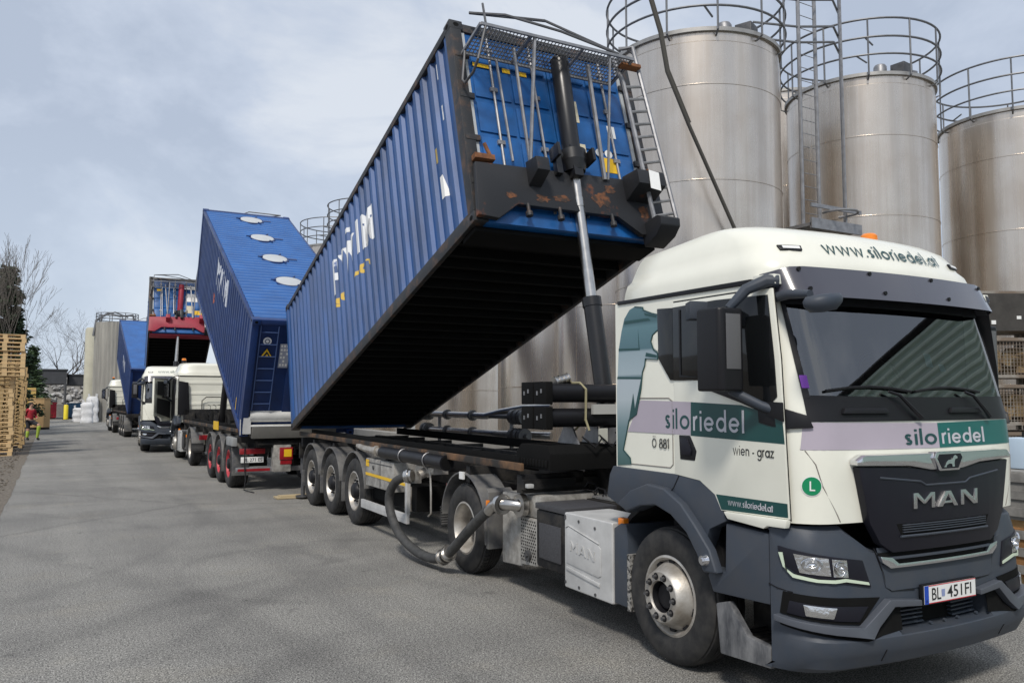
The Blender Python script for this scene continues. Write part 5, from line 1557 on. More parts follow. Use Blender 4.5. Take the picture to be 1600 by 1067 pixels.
def container(name, loc, rz, ang, label, L=9.0, Wd=2.48, H=2.6, side=None, roof=None, front=None, frame=None, hatches=(), rear=False, side_text=None, text_side=-1, front_detail=True, post=None):
    side, roof, front, frame = side or CBLUE, roof or CROOF, front or CFRONT, frame or CBLACK
    T = empty(name, loc, (-ang, 0, rz))
    tag(T, label, 'container')
    h2 = Wd / 2
    cuts = [.14] + [c for c in corr_cuts(L) if .15 < c < L - .15] + [L - .14]
    for sg in (-1, 1):
        mb = MB()
        row = lambda z, tk: [Vector((sg * (h2 - .014 - (corr(a) if .15 < a < L - .15 else 0) - tk), -a, z)) for a in cuts]
        mb.grid([row(.13, 0), row(H - .09, 0)])
        mb.grid([row(.13, .004), row(H - .09, .004)])
        mb.build('side_wall', side, T, smooth=0)
    # frame: rails, corner posts, castings
    for sg in (-1, 1):
        mb = MB()
        mb.box(*sorted((sg * h2, sg * (h2 - .06))), -L + .17, -.17, .0, .15)
        mb.build('bottom_rail', frame, T, bevel=.006)
        mb = MB()
        mb.box(*sorted((sg * (h2 - .002), sg * (h2 - .062))), -L + .17, -.17, H - .11, H - .02)
        mb.build('top_rail', frame, T, bevel=.006)
        for y0, y1, m_ in ((-L, -L + .155, frame), (-.155, 0, post or side)):
            mb = MB(); mb.box(*sorted((sg * h2, sg * (h2 - .14))), y0, y1, .12, H - .11)
            mb.build('corner_post', m_, T, bevel=.008)
            for z0 in (0, H - .118):
                mb = MB(); mb.box(*sorted((sg * (h2 + .003), sg * (h2 - .165))), y0 - .003, y1 + .02, z0, z0 + .12)
                cc = mb.build('corner_casting', frame, T, bevel=.012)
                mb = MB(); yc = (y0 + y1) / 2
                mb.prism([(yc + .04 * math.cos(t * .524), z0 + .06 + .028 * math.sin(t * .524)) for t in range(12)], 'x', sg * (h2 + .0035), sg * (h2 + .0045))
                ye = y0 - .0035 if y0 < -1 else y1 + .0215
                yo = ye - .001 if y0 < -1 else ye + .001
                mb.prism([(sg * (h2 - .08) + .035 * math.cos(t * .524), z0 + .06 + .028 * math.sin(t * .524)) for t in range(12)], 'y', ye, yo)
                mb.build('casting_hole', UNDER, cc, smooth=0)
    # roof with cross corrugation
    mb = MB()
    ra = [.16 + i * (L - .32) / 168 for i in range(169)]
    prof = lambda i: .034 if i % 4 in (1, 2) else 0.0
    mb.grid([[Vector((x, -a, H - .036 + prof(i))) for i, a in enumerate(ra)] for x in (-h2 + .06, h2 - .06)])
    mb.grid([[Vector((x, -a, H - .042 + prof(i))) for i, a in enumerate(ra)] for x in (-h2 + .06, h2 - .06)])
    mb.build('roof_panel', roof, T, smooth=0)
    mb = MB()
    for y0, y1 in ((-L + .02, -L + .16), (-.16, -.02)):
        mb.box(-h2 + .16, h2 - .16, y0, y1, H - .12, H - .012)
    mb.build('header', frame if not rear else side, T, bevel=.006)
    for a in hatches:
        mb = MB(); mb.lathe([(0, H + .022), (.27, H + .02), (.30, H + .012), (.31, H - .01), (.0, H - .02)], (0, -a, 0), 'z', 36)
        hh = mb.build('hatch_lid', LIDGREY, T, smooth=40)
        mb = MB(); mb.lathe([(.315, H + .006), (.345, H + .006), (.35, H - .02), (.315, H - .02), (.315, H + .006)], (0, -a, 0), 'z', 36)
        for t in (0, 2.1, 4.2):
            c, s_ = math.cos(t), math.sin(t)
            mb.tube([(.30 * c, -a + .30 * s_, H + .02), (.42 * c, -a + .42 * s_, H + .02)], .016, 6)
        mb.box(-.55, -.33, -a - .05, -a + .05, H - .02, H + .012)
        mb.build('hatch_ring', CNAVY, hh)
    # underside
    mb = MB()
    mb.box(-h2 + .07, h2 - .07, -L + .1, -.1, .125, .15)
    n = int(L / .3)
    for i in range(n):
        a = .3 + i * (L - .6) / (n - 1)
        mb.box(-h2 + .061, h2 - .061, -a - .022, -a + .022, .012, .124)
    mb.build('floor', UNDER, T, smooth=0)
    # front end: two door leaves with pressed ribs, seals, locking rods
    yf = -L
    mb = MB(); mb.box(-h2 + .14, h2 - .14, yf + .01, yf + .13, 0.0, .17)
    mb.build('front_sill', front, T, bevel=.006)
    for sg in (-1, 1):
        x0, x1 = sorted((sg * .008, sg * (h2 - .19)))
        mb = MB(); mb.box(x0, x1, yf + .045, yf + .075, .17, H - .13)
        d = mb.build('door', front, T)
        mb = MB()
        zz = [.20, .66, 1.12, 1.58, 2.04, H - .16]
        for za, zb in zip(zz, zz[1:]):
            for xa, xb in ((x0 + .04, (x0 + x1) / 2 - .02), ((x0 + x1) / 2 + .02, x1 - .04)):
                mb.box(xa, xb, yf + .025, yf + .045, za + .035, zb - .035)
        mb.build('door_pressing', front, d, bevel=.018)
        mb = MB(); mb.box(*sorted((sg * (h2 - .188), sg * (h2 - .142))), yf + .03, yf + .07, .17, H - .13)
        mb.build('door_seal', mat('seal_grey', (.40, .42, .43), .6), d)
        for xr in (.22, .78):
            mb = MB(); x = sg * xr
            mb.cyl((x, yf + .012, .2), (x, yf + .012, H - .15), .017, n=8)
            for z in (.4, 1.0, 1.7, 2.25):
                mb.box(x - .045, x + .045, yf - .006, yf + .028, z, z + .05)
            mb.build('locking_rod', GALV, d)
        for z in (.45, 1.0, 1.55, 2.1):
            mb = MB(); mb.box(*sorted((sg * (h2 - .02), sg * (h2 - .20))), yf - .006, yf + .028, z, z + .07)
            mb.build('hinge', CBLACK, d, bevel=.004)
    # rear end
    mb = MB(); mb.box(-h2 + .14, h2 - .14, -.13, -.08, .0, H - .12)
    re = mb.build('rear_wall', side if rear else side, T)
    if rear:
        S = lambda s_, z, w=0: Vector((h2 - s_, -.078 + w, z))   # s from the side that shows
        mb = MB()
        for a, b in ((.82, 1.25), (1.32, 1.75), (1.82, 2.3)):
            mb.box(h2 - b, h2 - a, -.08, -.055, .25, H - .25)
        mb.build('wall_pressing', side, re, bevel=.015)
        mb = MB()
        mb.tube([S(.19, .6, .05), S(.19, H - .15, .05)], .014, 6); mb.tube([S(.55, .6, .05), S(.55, H - .15, .05)], .014, 6)
        for i in range(7):
            z = .75 + i * .27
            mb.tube([S(.19, z, .05), S(.55, z, .05)], .011, 6)
        mb.build('ladder', mat('ladder_blue', (.05, .09, .22), .5), re)
        mb = MB(); wrap(mb, [disc(.35, 2.17, .085)], S, .03, .004)
        rl = mb.build('round_sign', WHITE, re)
        mb = MB(); wrap(mb, [disc(.35, 2.17, .055)], S, .036, .002); mb.build('sign_field', mat('sign_grey', (.18, .2, .24), .5), rl)
        mb = MB(); wrap(mb, [disc(.35, 2.17, .03)], S, .039, .002); mb.build('sign_centre', WHITE, rl)
        mb = MB(); wrap(mb, [[(.22, 1.80), (.50, 1.80), (.36, 2.03)]], S, .03, .004)
        ws = mb.build('warning_sign', mat('sign_black', (.02, .02, .02), .5), re)
        mb = MB(); wrap(mb, [[(.245, 1.815), (.475, 1.815), (.36, 2.003)]], S, .035, .002); mb.build('sign_field', YELLOW, ws)
        mb = MB(); wrap(mb, [[(.29, 1.835), (.33, 1.835), (.37, 1.89), (.40, 1.835), (.435, 1.835), (.40, 1.90), (.36, 1.95), (.33, 1.90)]], S, .038, .002); mb.build('sign_figure', MATS['sign_black'], ws)
        mb = MB(); wrap(mb, [[(.62, 1.58), (.82, 1.58), (.82, 2.12), (.62, 2.12)]], S, .03, .003)
        pn = mb.build('number_panel', mat('panel_grey', (.33, .36, .45), .6), re)
        mb = MB()
        rr_ = random.Random(5)
        for i in range(6):
            for j in range(3):
                if rr_.random() < .8:
                    wrap(mb, [[(.64 + j * .06, 1.62 + i * .085), (.68 + j * .06, 1.62 + i * .085), (.68 + j * .06, 1.67 + i * .085), (.64 + j * .06, 1.67 + i * .085)]], S, .034, .001)
        mb.build('panel_print', WHITE, pn, smooth=0)
    # lettering across the corrugation
    if side_text:
        def SF(s_, z, w=0.0):
            a = s_ if text_side < 0 else L - s_
            return Vector((text_side * (h2 - .014 - corr(a) + w), -a, z))
        cc = corr_cuts(L)
        cuts_ = cc if text_side < 0 else [L - c for c in cc]
        for nm, polys, m_ in side_text:
            mb = MB(); wrap(mb, polys, SF, .0025, 0, cut=cuts_)
            mb.build(nm, m_, T, smooth=0, normals=False)
    return T, loc_matrix(loc, (-ang, 0, rz)), dict(L=L, h2=h2, H=H)

def trailer(name, loc, rz, label, group, CM, dims, base_y=-.95, rim=None, axles=(4.42, 5.73, 7.04), cradle=CRADLE, ram=CHASSIS, full=True, rear_kit=False):
    T = empty(name, loc, (0, 0, rz))
    tag(T, label, 'trailer', group)
    TI = loc_matrix(loc, (0, 0, rz)).inverted()
    L, h2, H = dims['L'], dims['h2'], dims['H']
    F = lambda w, h, o=0.0: TI @ (CM @ Vector((-h2 + w, -L - o, h)))     # face of the raised end
    end = axles[-1] + .95
    mb = MB()
    for x in (-.45, .45):
        mb.prism([(-1.0, 1.10), (1.0, 1.0), (1.6, .80), (end, .80), (end, 1.22), (-1.0, 1.22)], 'x', x - .05, x + .05)
    for y in (-.9, .3, 1.6, 3.0, axles[0], axles[1], axles[2], end - .06):
        mb.box(-1.1, 1.1, y - .05, y + .05, 1.02, 1.20)
    fr = mb.build('frame', CHASSIS, T, bevel=.006)
    for sg in (-1, 1):
        mb = MB(); mb.box(*sorted((sg * 1.14, sg * 1.10)), -1.0, end, 1.245, 1.32)
        mb.build('side_beam', RUSTY, T, bevel=.008)
        mb = MB(); mb.box(*sorted((sg * .90, sg * .87)), -.9, end, 1.23, 1.36)
        mb.build('tipping_rail', UNDER, T, bevel=.006)
    for sg in (-1, 1):
        for y in axles:
            wheel(T, sg * 1.13, y, sg, .52, .36, 'trailer', rim)
            mb = MB(); mb.cyl((sg * .3, y, .52), (sg * 1.0, y, .52), .08); mb.build('axle', CHASSIS, T)
            A = [(y + .60 * math.cos(rad(a)), .56 + .58 * math.sin(rad(a))) for a in range(5, 180, 10)]
            B = [(y + .575 * math.cos(rad(a)), .56 + .555 * math.sin(rad(a))) for a in range(175, 0, -10)]
            mb = MB(); mb.prism(A + B, 'x', sg * .80, sg * 1.16)
            mb.prism([(y + .57, .30), (y + .595, .30), (y + .60, .62), (y + .575, .62)], 'x', sg * .80, sg * 1.16)
            mb.build('mudguard', MATS['mudguard_grey'], T, bevel=.01)
    # hydraulic ram
    up = F(h2, .86, .26)
    base = Vector((0, base_y, 1.22))
    top = F(h2 + .02, 2.14, .24)
    d = (top - base).normalized()
    ln = (up - base).length
    P = lambda t: base + d * t
    tl = (top - base).length
    mb = MB(); mb.cyl(P(0), P(ln * .52), .098, n=24); mb.cyl(P(ln * .5), P(ln * .52 + .03), .108, n=24)
    rm = mb.build('ram', RAMBLACK, T)
    mb = MB(); mb.cyl(P(ln * .52), P(ln * .97), .062, n=24); mb.cyl(P(ln * .83), P(ln * .86), .068, n=24)
    mb.build('piston_rod', STEEL, rm)
    mb = MB(); mb.cyl(P(ln * .95), P(ln * .985), .13, .165, n=20); mb.cyl(P(ln * .985), P(ln * 1.02), .165, n=20)
    xd = (F(1, 0) - F(0, 0)).normalized()
    mb.cyl(P(ln) - xd * .24, P(ln) + xd * .24, .055, n=12)
    mb.build('ram_collar', RAMBLACK, rm)
    mb = MB(); mb.cyl(P(ln * 1.0), P(tl), .107, n=28); mb.cyl(P(tl), P(tl + .012), .095, n=28)
    mb.build('ram_cylinder', ram if ram is not CHASSIS else RAMBLACK, rm, bevel=.008)
    mb = MB(); mb.prism([(base_y - .25, 1.0), (base_y + .3, 1.0), (base_y + .14, 1.45), (base_y - .14, 1.45)], 'x', -.22, -.15)
    mb.prism([(base_y - .25, 1.0), (base_y + .3, 1.0), (base_y + .14, 1.45), (base_y - .14, 1.45)], 'x', .15, .22)
    mb.build('ram_bracket', CHASSIS, T)
    # cradle on the raised end of the container
    def FP(mb, poly, o0, o1):
        A = [mb.v(F(w, h, o0)) for w, h in poly]; B = [mb.v(F(w, h, o1)) for w, h in poly]
        n = len(poly)
        mb.face(A); mb.face(B[::-1])
        for i in range(n):
            mb.face([A[i], B[i], B[(i + 1) % n], A[(i + 1) % n]])
        return mb
    def FB(mb, w0, w1, h0, h1, o0, o1):
        return FP(mb, [(w0, h0), (w1, h0), (w1, h1), (w0, h1)], o0, o1)
    W2 = 2 * h2
    mb = MB(); FP(mb, [(.0, .02), (.24, .0), (.50, .20), (1.80, .20), (2.10, .0), (W2, .02), (W2, .62), (2.12, .72), (.04, .66)], .03, .10)
    cr = mb.build('tipping_cradle', cradle, T, bevel=.012)
    if cradle is CRADLE and full:
        R_ = random.Random(4)
        for cx, cz, rx, rz in ((1.62, .40, .16, .13), (1.05, .33, .14, .06), (.82, .30, .10, .06), (1.74, .55, .10, .08), (2.2, .30, .10, .10), (.42, .30, .07, .05)):
            mb = MB(); FP(mb, [(cx + rx * R_.uniform(.45, 1.1) * math.cos(t * .393), max(.215, cz + rz * R_.uniform(.45, 1.1) * math.sin(t * .393))) for t in range(16)], .1005, .1025)
            mb.build('rust_patch', mat('rust_dark', (0.16, 0.062, 0.026), 0.85, col2=(0.035, 0.024, 0.02), vscale=14, contrast=(0.42, 0.6)), cr, smooth=0)
    for w0, w1, h0, h1, o1 in ((.66, .82, .44, .74, .34), (1.96, 2.34, .42, .74, .40)):
        mb = MB()
        A = [(o0_, h_) for o0_, h_ in ((.10, h1), (o1, h1 - .06), (o1, h0 + .08), (.10, h0))]
        a = [mb.v(F(w0, h_, o_)) for o_, h_ in A]; b = [mb.v(F(w1, h_, o_)) for o_, h_ in A]
        mb.face(a); mb.face(b[::-1])
        for i in range(4):
            mb.face([a[i], b[i], b[(i + 1) % 4], a[(i + 1) % 4]])
        mb.build('bracket', cradle, cr, bevel=.012)
    mb = MB(); FB(mb, .05, W2 - .05, -.06, -.005, -.45, -.12)
    mb.build('cross_beam', UNDER if cradle is CRADLE else cradle, cr, bevel=.01)
    mb = MB()
    A = [(.02, .16), (.34, .14), (.40, .09), (.38, .0), (.26, -.08), (.02, -.12)]
    a = [mb.v(F(2.16, h_, o_)) for o_, h_ in A]; b = [mb.v(F(2.44, h_, o_)) for o_, h_ in A]
    mb.face(a); mb.face(b[::-1])
    for i in range(6):
        mb.face([a[i], b[i], b[(i + 1) % 6], a[(i + 1) % 6]])
    mb.build('arm', CRADLE, cr, bevel=.015)
    for w in (.62, 1.02, 1.72):
        mb = MB(); mb.cyl(F(w, .22, .09), F(w, .10, .09), .022, n=10); mb.cyl(F(w, .12, .09), F(w, .07, .09), .04, n=10)
        mb.build('twist_lock', CBLACK, cr)
    mb = MB(); FB(mb, 1.22, 1.34, .60, 1.0, .10, .22); FB(mb, 1.02, 1.10, .62, .86, .10, .18); FB(mb, h2 - .25, h2 - .21, .78, .94, .1, .30); FB(mb, h2 + .21, h2 + .25, .78, .94, .1, .30)
    mb.build('trunnion', RAMBLACK, cr, bevel=.01)
    for w in (.04, W2 - .26):
        mb = MB(); FB(mb, w, w + .24, .70, .76, .03, .12); mb.cyl(F(w + .2, .73, .10), F(w + .14, .90, .10), .022, n=8)
        mb.build('lock_lever', RUST, cr)
    if full:
        mb = MB(); wrap(mb, [[(2.10, .44), (2.24, .42), (2.26, .66), (2.12, .68)]], lambda a, b, c=0: F(a, b, .40 + c), .006, .004)
        mb.build('sticker', WHITE, cr, smooth=0)
    # service platform, its stays and rails
    steel = GALV
    mb = MB()
    for a, b in (((.10, 2.12, .03), (.10, 2.12, .54)), ((2.12, 2.12, .03), (2.12, 2.12, .54)), ((.10, 2.12, .54), (2.12, 2.12, .54)), ((.10, 2.12, .04), (2.12, 2.12, .04)), ((.72, 2.12, .04), (.72, 2.12, .54)), ((1.42, 2.12, .04), (1.42, 2.12, .54))):
        mb.tube([F(*a), F(*b)], .022, 4)
    pf = mb.build('platform', steel, T, smooth=0)
    mb = MB()
    n = 44
    for i in range(n + 1):
        w = .12 + 1.98 * i / n
        mb.tube([F(w, 2.125, .05), F(w, 2.125, .53)], .0075, 3, caps=False)
    for j in range(9):
        o = .06 + .46 * j / 8
        mb.tube([F(.11, 2.13, o), F(2.11, 2.13, o)], .008, 3, caps=False)
    mb.build('grating', steel, pf, smooth=0)
    mb = MB()
    for a, b, r in (((.72, .74, .11), (.62, 2.10, .30), .020), ((.72, .74, .12), (.78, 2.12, .52), .022), ((1.70, .66, .11), (1.62, 2.10, .30), .028), ((1.74, .66, .12), (1.80, 2.12, .52), .016), ((.52, .74, .08), (.50, 2.08, .08), .016), ((.96, .84, .08), (.96, 2.08, .08), .016)):
        mb.tube([F(*a), F(*b)], r, 6)
    mb.build('stay', steel, pf)
    mb = MB()
    mb.tube([F(.10, 2.12, .10), F(.04, 1.72, .06), F(.05, 1.66, .10), F(.06, 1.66, .30), F(.07, 1.74, .42), F(.16, 2.12, .54)], .016, 8)
    mb.tube([F(.16, 2.14, .54), F(.18, 2.44, .50)], .014, 6)
    mb.tube([F(.22, 2.66, .10), F(1.12, 2.62, .30)], .018, 6)
    mb.tube([F(.22, 2.66, .10), F(.55, 2.52, .34), F(1.2, 2.36, .46), F(1.92, 2.15, .54)], .016, 6)
    mb.tube([F(1.12, 2.62, .30), F(1.92, 2.15, .54)], .016, 6)
    mb.tube([F(.45, 2.5, .1), F(1.5, 2.40, .12), F(2.1, 2.30, .2)], .014, 6)
    mb.build('guard_rail', GUNMETAL, pf)
    A0, A1 = F(2.04, 2.42, .36), F(2.20, .10, .24)
    B0, B1 = F(2.28, 2.44, .40), F(2.44, .12, .34)
    k0 = F(2.02, 2.30, .30)
    mb = MB()
    mb.tube([F(1.96, 2.20, .25), k0, A0.lerp(A1, .22), A1], .028, 8)
    mb.tube([F(2.14, 2.46, .30), B0, B0.lerp(B1, .2), B1], .028, 8)
    for i in range(11):
        t = .24 + .73 * i / 10
        mb.tube([A0.lerp(A1, t), B0.lerp(B1, t)], .018, 6)
    mb.build('ladder', steel, pf)
    mb = MB(); FB(mb, 2.02, 2.30, 2.10, 2.15, .36, .46)
    mb.build('ladder_bracket', RUST, pf, bevel=.01)
    if full:
        # hose tubes, tool box, side guard, pump unit behind the cab
        for sg in (-1,):
            X = lambda s_, z, w=0: Vector((-1.14 - w, s_, z))
            mb = MB(); mb.cyl((-1.14, .80, 1.20), (-1.14, 3.05, 1.20), .085, n=20); mb.cyl((-1.14, .795, 1.20), (-1.14, .80, 1.20), .095, n=20)
            tb = mb.build('hose_tube', BLACK, T)
            mb = MB(); mb.cyl((-1.14, .79, 1.20), (-1.14, .795, 1.20), .075, n=20); mb.build('tube_end', UNDER, tb)
            mb = MB()
            for y in (1.35, 2.2):
                mb.tube([(-1.14 + .09 * math.cos(t * .3), y, 1.20 + .09 * math.sin(t * .3)) for t in range(21)], .008, 5, closed=True)
            mb.build('strap', GALV, tb)
            mb = MB(); mb.cyl((-1.14, 3.05, 1.20), (-1.14, 3.3, 1.20), .055, n=12); mb.cyl((-1.14, 3.25, 1.20), (-1.14, 3.34, 1.20), .08, n=12); mb.tube([(-1.14, 3.3, 1.2), (-1.14, 3.9, 1.21), (-1.1, 4.3, 1.23)], .05, 10)
            mb.build('pipe', ALU, T)
            mb = MB(); mb.box(-1.16, -.75, 2.55, 3.75, .68, 1.08)
            bx = mb.build('tool_box', BOXGREY, T, bevel=.012)
            mb = MB(); mb.box(-1.164, -1.161, 3.10, 3.12, .69, 1.07); mb.box(-1.166, -1.161, 2.62, 3.68, 1.02, 1.03)
            mb.cyl((-1.161, 3.4, .96), (-1.175, 3.4, .96), .03, n=12)
            mb.build('box_fitting', GUNMETAL, bx)
            mb = MB(); wrap(mb, [[(2.55, .815), (3.75, .83), (3.75, .87), (2.55, .86)]], X, .024, .002); wrap(mb, [[(3.60, .96), (3.74, .96), (3.74, 1.06), (3.60, 1.06)]], X, .024, .002)
            mb.build('reflective_strip', YELLOW, bx, smooth=0)
            mb = MB(); mb.box(-1.16, -1.13, 2.10, 2.545, .80, .86)
            sgd = mb.build('upper_guard', SILVER, T, bevel=.004)
            mb = MB(); wrap(mb, [[(2.10, .81), (2.54, .815), (2.54, .85), (2.10, .85)]], X, .021, .002); mb.build('reflective_strip', YELLOW, sgd, smooth=0)
            mb = MB(); mb.box(-1.17, -1.13, 2.02, 3.95, .33, .45); mb.box(-1.168, -1.12, 2.02, 2.09, .45, .86)
            mb.box(-1.172, -1.17, 2.02, 3.95, .385, .395)
            mb.build('side_guard', SILVER, T, bevel=.006)
            mb = MB(); mb.cyl((-1.0, 2.35, .45), (-1.0, 2.35, .78), .07, n=14); mb.cyl((-1.08, 2.35, .74), (-1.0, 2.35, .74), .04, n=10)
            mb.build('pressure_bottle', ALU, T, bevel=.01)
            mb = MB(); mb.box(-1.0, -.55, 2.1, 3.9, .46, .79); mb.build('dark_space_fill', UNDER, T)  # black block added to stand for the dark space behind the guard
            # outlet valve
            mb = MB(); mb.cyl((-1.05, 1.55, 1.06), (-1.19, 1.55, 1.0), .06, n=14); mb.cyl((-1.05, 1.55, 1.02), (-1.05, 1.55, 1.14), .045, n=12)
            mb.cyl((-1.06, 1.55, 1.06), (-1.10, 1.55, 1.045), .085, n=14); mb.box(-1.1, -.9, 1.3, 1.9, 1.02, 1.10)
            mb.tube([(-1.12, 1.35, 1.05), (-1.13, 1.30, .8), (-1.12, 1.32, .55), (-1.1, 1.45, .5)], .012, 6)
            mb.build('outlet_valve', ALU, T)
            mb = MB(); mb.box(-1.145, -1.12, .34, .44, 1.05, 1.13); mb.build('rating_plate', WHITE, T)
        mb = MB(); mb.prism([(-1.30, 1.26), (-.62, 1.26), (-.62, 1.42), (-.72, 1.50), (-1.25, 1.50), (-1.30, 1.42)], 'x', -.98, .98)
        for i in range(10):
            mb.box(-1.0, -.98, -1.26 + i * .06, -1.22 + i * .06, 1.29, 1.36)
        mb.build('pump_unit', UNDER, T, bevel=.015)
        mb = MB()
        for x in (-.55, -.25, .3):
            mb.prism([(-1.15, 1.5), (-.75, 1.5), (-.88, 1.68), (-1.02, 1.68)], 'x', x - .01, x + .01)
        mb.box(-.2, .3, -1.3, -1.0, 1.5, 1.66)
        mb.build('tube_support', GALV, T)
        for z in (1.765, 2.01):
            for y in (-1.14, -.88):
                mb = MB(); mb.cyl((-.92, y, z), (1.0, y, z), .092, n=22)
                tb = mb.build('hose_tube', BLACK, T)
                mb = MB(); mb.box(-1.0, -.92, y - .118, y + .118, z - .112, z + .112)
                mb.build('tube_flange', UNDER, tb, bevel=.01)
                mb = MB()
                for dx, dz in ((-.03, .02), (.05, 0)):
                    mb.box(-1.006, -1.0, y - .012 + dx, y + .012 + dx, z - .02 + dz, z + .02 + dz)
                mb.build('flange_latch', GALV, tb)
        mb = MB()
        for dy in (-.10, .16):
            mb.tube([(-.52, -1.02 + dy - .17, 1.64), (-.53, -1.24, 1.75), (-.53, -1.25, 2.05), (-.53, -1.14, 2.115), (-.53, -.9, 2.115)], .012, 6)
        mb.build('lashing_strap', mat('strap_yellow', (.30, .27, .16), .8), T)
        mb = MB(); mb.box(-.45, 1.0, -1.26, -1.22, 1.80, 1.90); mb.build('white_rail', mat('rail_grey', (.42, .42, .40), .5), T)
        mb = MB(); mb.box(-.40, -.30, -1.29, -1.27, 1.52, 1.66); mb.build('control_box', mat('control_box_cream', (.5, .5, .44), .6), T)
        mb = MB()
        mb.cyl((-.72, -.95, 2.115), (-.55, -.95, 2.16), .05, n=14)
        for i in range(4):
            x = -.72 + i * .05
            mb.cyl((x, -.95, 2.115 + .013 * i), (x + .015, -.95, 2.119 + .013 * i), .065, n=14)
        mb.build('coupling', STEEL, T)
        rr_ = random.Random(3)
        mb = MB()
        for i in range(7):
            x = -.6 + i * .2
            mb.tube([(x, -1.28, 1.56 + rr_.random() * .1), (x + .1, -1.36, 1.48), (x + .2, -1.34, 1.62 - rr_.random() * .1), (x + .33, -1.27, 1.5)], .010, 5)
        mb.build('cable', BLACK, T)
        for x in (-1.05, .95):
            mb = MB(); mb.box(x - .04, x + .03, -1.06, -1.0, 1.08, 1.12)
            mb.build('marker_lamp', SILVER, T, bevel=.008)
        mb = MB(); mb.box(-1.1, 1.1, -1.0, -.95, 1.06, 1.16); mb.build('front_crossmember', CHASSIS, T)
        # rear leg on its board
        mb = MB(); mb.cyl((-1.02, end + .12, .06), (-1.02, end + .12, .55), .04, n=12); mb.cyl((-1.02, end + .12, .5), (-1.02, end + .12, .95), .055, n=12); mb.cyl((-1.02, end + .12, .035), (-1.02, end + .12, .065), .14, n=14)
        mb.build('support_leg', GUNMETAL, T)
        mb = MB(); mb.box(-1.12, 1.12, end, end + .08, .80, 1.10); mb.build('rear_beam', CHASSIS, T)
    if rear_kit:
        yb = end
        mb = MB(); mb.box(-1.15, 1.15, yb, yb + .10, .40, .50); bb = mb.build('rear_bumper', GALV, T, bevel=.01)
        mb = MB(); mb.box(.45, 1.12, yb + .10, yb + .106, .42, .475); mb.build('red_band', RED, bb)
        mb = MB(); mb.box(.58, 1.05, yb + .04, yb + .07, .60, .72); pl = mb.build('number_plate', WHITE, T, bevel=.004)
        NP = lambda s_, z, w=0: Vector((1.03 - s_, yb + .07 + w, z))
        mb = MB(); wrap(mb, shift(font_polys('BL 271 ES', width=.38, height=.075, bold=.01), .04, .622), NP, .001, 0); mb.build('plate_lettering', BTEXT, pl, smooth=0, normals=False)
        for x0, x1 in ((.55, 1.08), (-.95, -.55)):
            mb = MB(); mb.box(x0, x1, yb + .02, yb + .08, .78, .90); mb.build('tail_light', RED, T, bevel=.015)
        mb = MB(); mb.box(.05, .42, yb + .02, yb + .30, .40, .98); bx = mb.build('valve_box', BOXGREY, T, bevel=.02)
        mb = MB(); mb.box(.02, .30, yb + .301, yb + .33, .66, .92); tl = mb.build('tail_light', RED, T, bevel=.01)
        mb = MB(); mb.box(.05, .21, yb + .331, yb + .337, .72, .88); mb.build('amber_lens', YELLOW, tl)
        mb = MB(); mb.box(.04, .28, yb + .301, yb + .31, .56, .65); mb.build('red_panel', RED, bx)
        for y0 in (yb - .42, yb - .02):
            mb = MB(); mb.box(1.12, 1.22, y0 - .36, y0, .95, 1.13); mb.build('grey_box', mat('case_grey', (.30, .31, .31), .6, var=.2), T, bevel=.01)
        mb = MB(); mb.box(1.14, 1.16, 5.1, 5.75, 1.22, 1.42); mb.build('yellow_panel', YELLOW, T)
        # discharge hopper under the low end
        HX = 1.02
        mb = MB(); mb.prism([(yb + .0, 2.05), (yb + .38, 1.99), (yb + .38, 1.86), (yb + .12, 1.72), (yb, 1.72)], 'x', -.9, HX - .16)
        hp = mb.build('discharge_hopper', BOXGREY, T, bevel=.01)
        mb = MB(); mb.cyl((-.9, yb + .26, 1.60), (HX - .08, yb + .26, 1.60), .135, n=24); mb.build('hopper_pipe', WHITEPIPE, T)
        mb = MB(); mb.prism([(yb + .06, 1.43), (yb + .42, 1.40), (yb + .42, 1.37), (yb + .06, 1.40)], 'x', -.9, HX - .10)
        mb.build('hopper_tray', WHITEPIPE, T, bevel=.004)
        mb = MB(); mb.prism([(yb + .06, 1.36), (yb + .44, 1.36), (yb + .38, 1.12), (yb + .06, 1.16)], 'x', -.9, HX - .12)
        mb.build('hopper_beam', mat('tray_grey', (.17, .165, .15), .7, var=.3), T, bevel=.01)
        mb = MB(); mb.box(HX - .10, HX + .05, yb + .2, yb + .36, 1.22, 1.58); mb.tube([(HX + .1, yb + .3, 1.2), (HX + .1, yb + .3, 1.52), (HX - .05, yb + .3, 1.52)], .012, 6); mb.build('hopper_bracket', SILVER, T)
        mb = MB(); mb.box(-1.0, .75, yb - .1, yb + .2, .92, 1.06); mb.box(-.1, .75, yb + .2, yb + .3, .98, 1.02)
        mb.cyl((.6, yb + .1, 1.08), (.3, yb + .1, 1.08), .07, n=12)
        mb.build('rear_hinge', CHASSIS, T)
        mb = MB(); mb.tube([(.98, yb + .1, .95), (.99, yb + .14, .6), (.96, yb + .14, .25), (1.0, yb + .2, .04), (.85, yb + .5, .012)], .012, 6); mb.build('hanging_cable', BLACK, T)
    return T
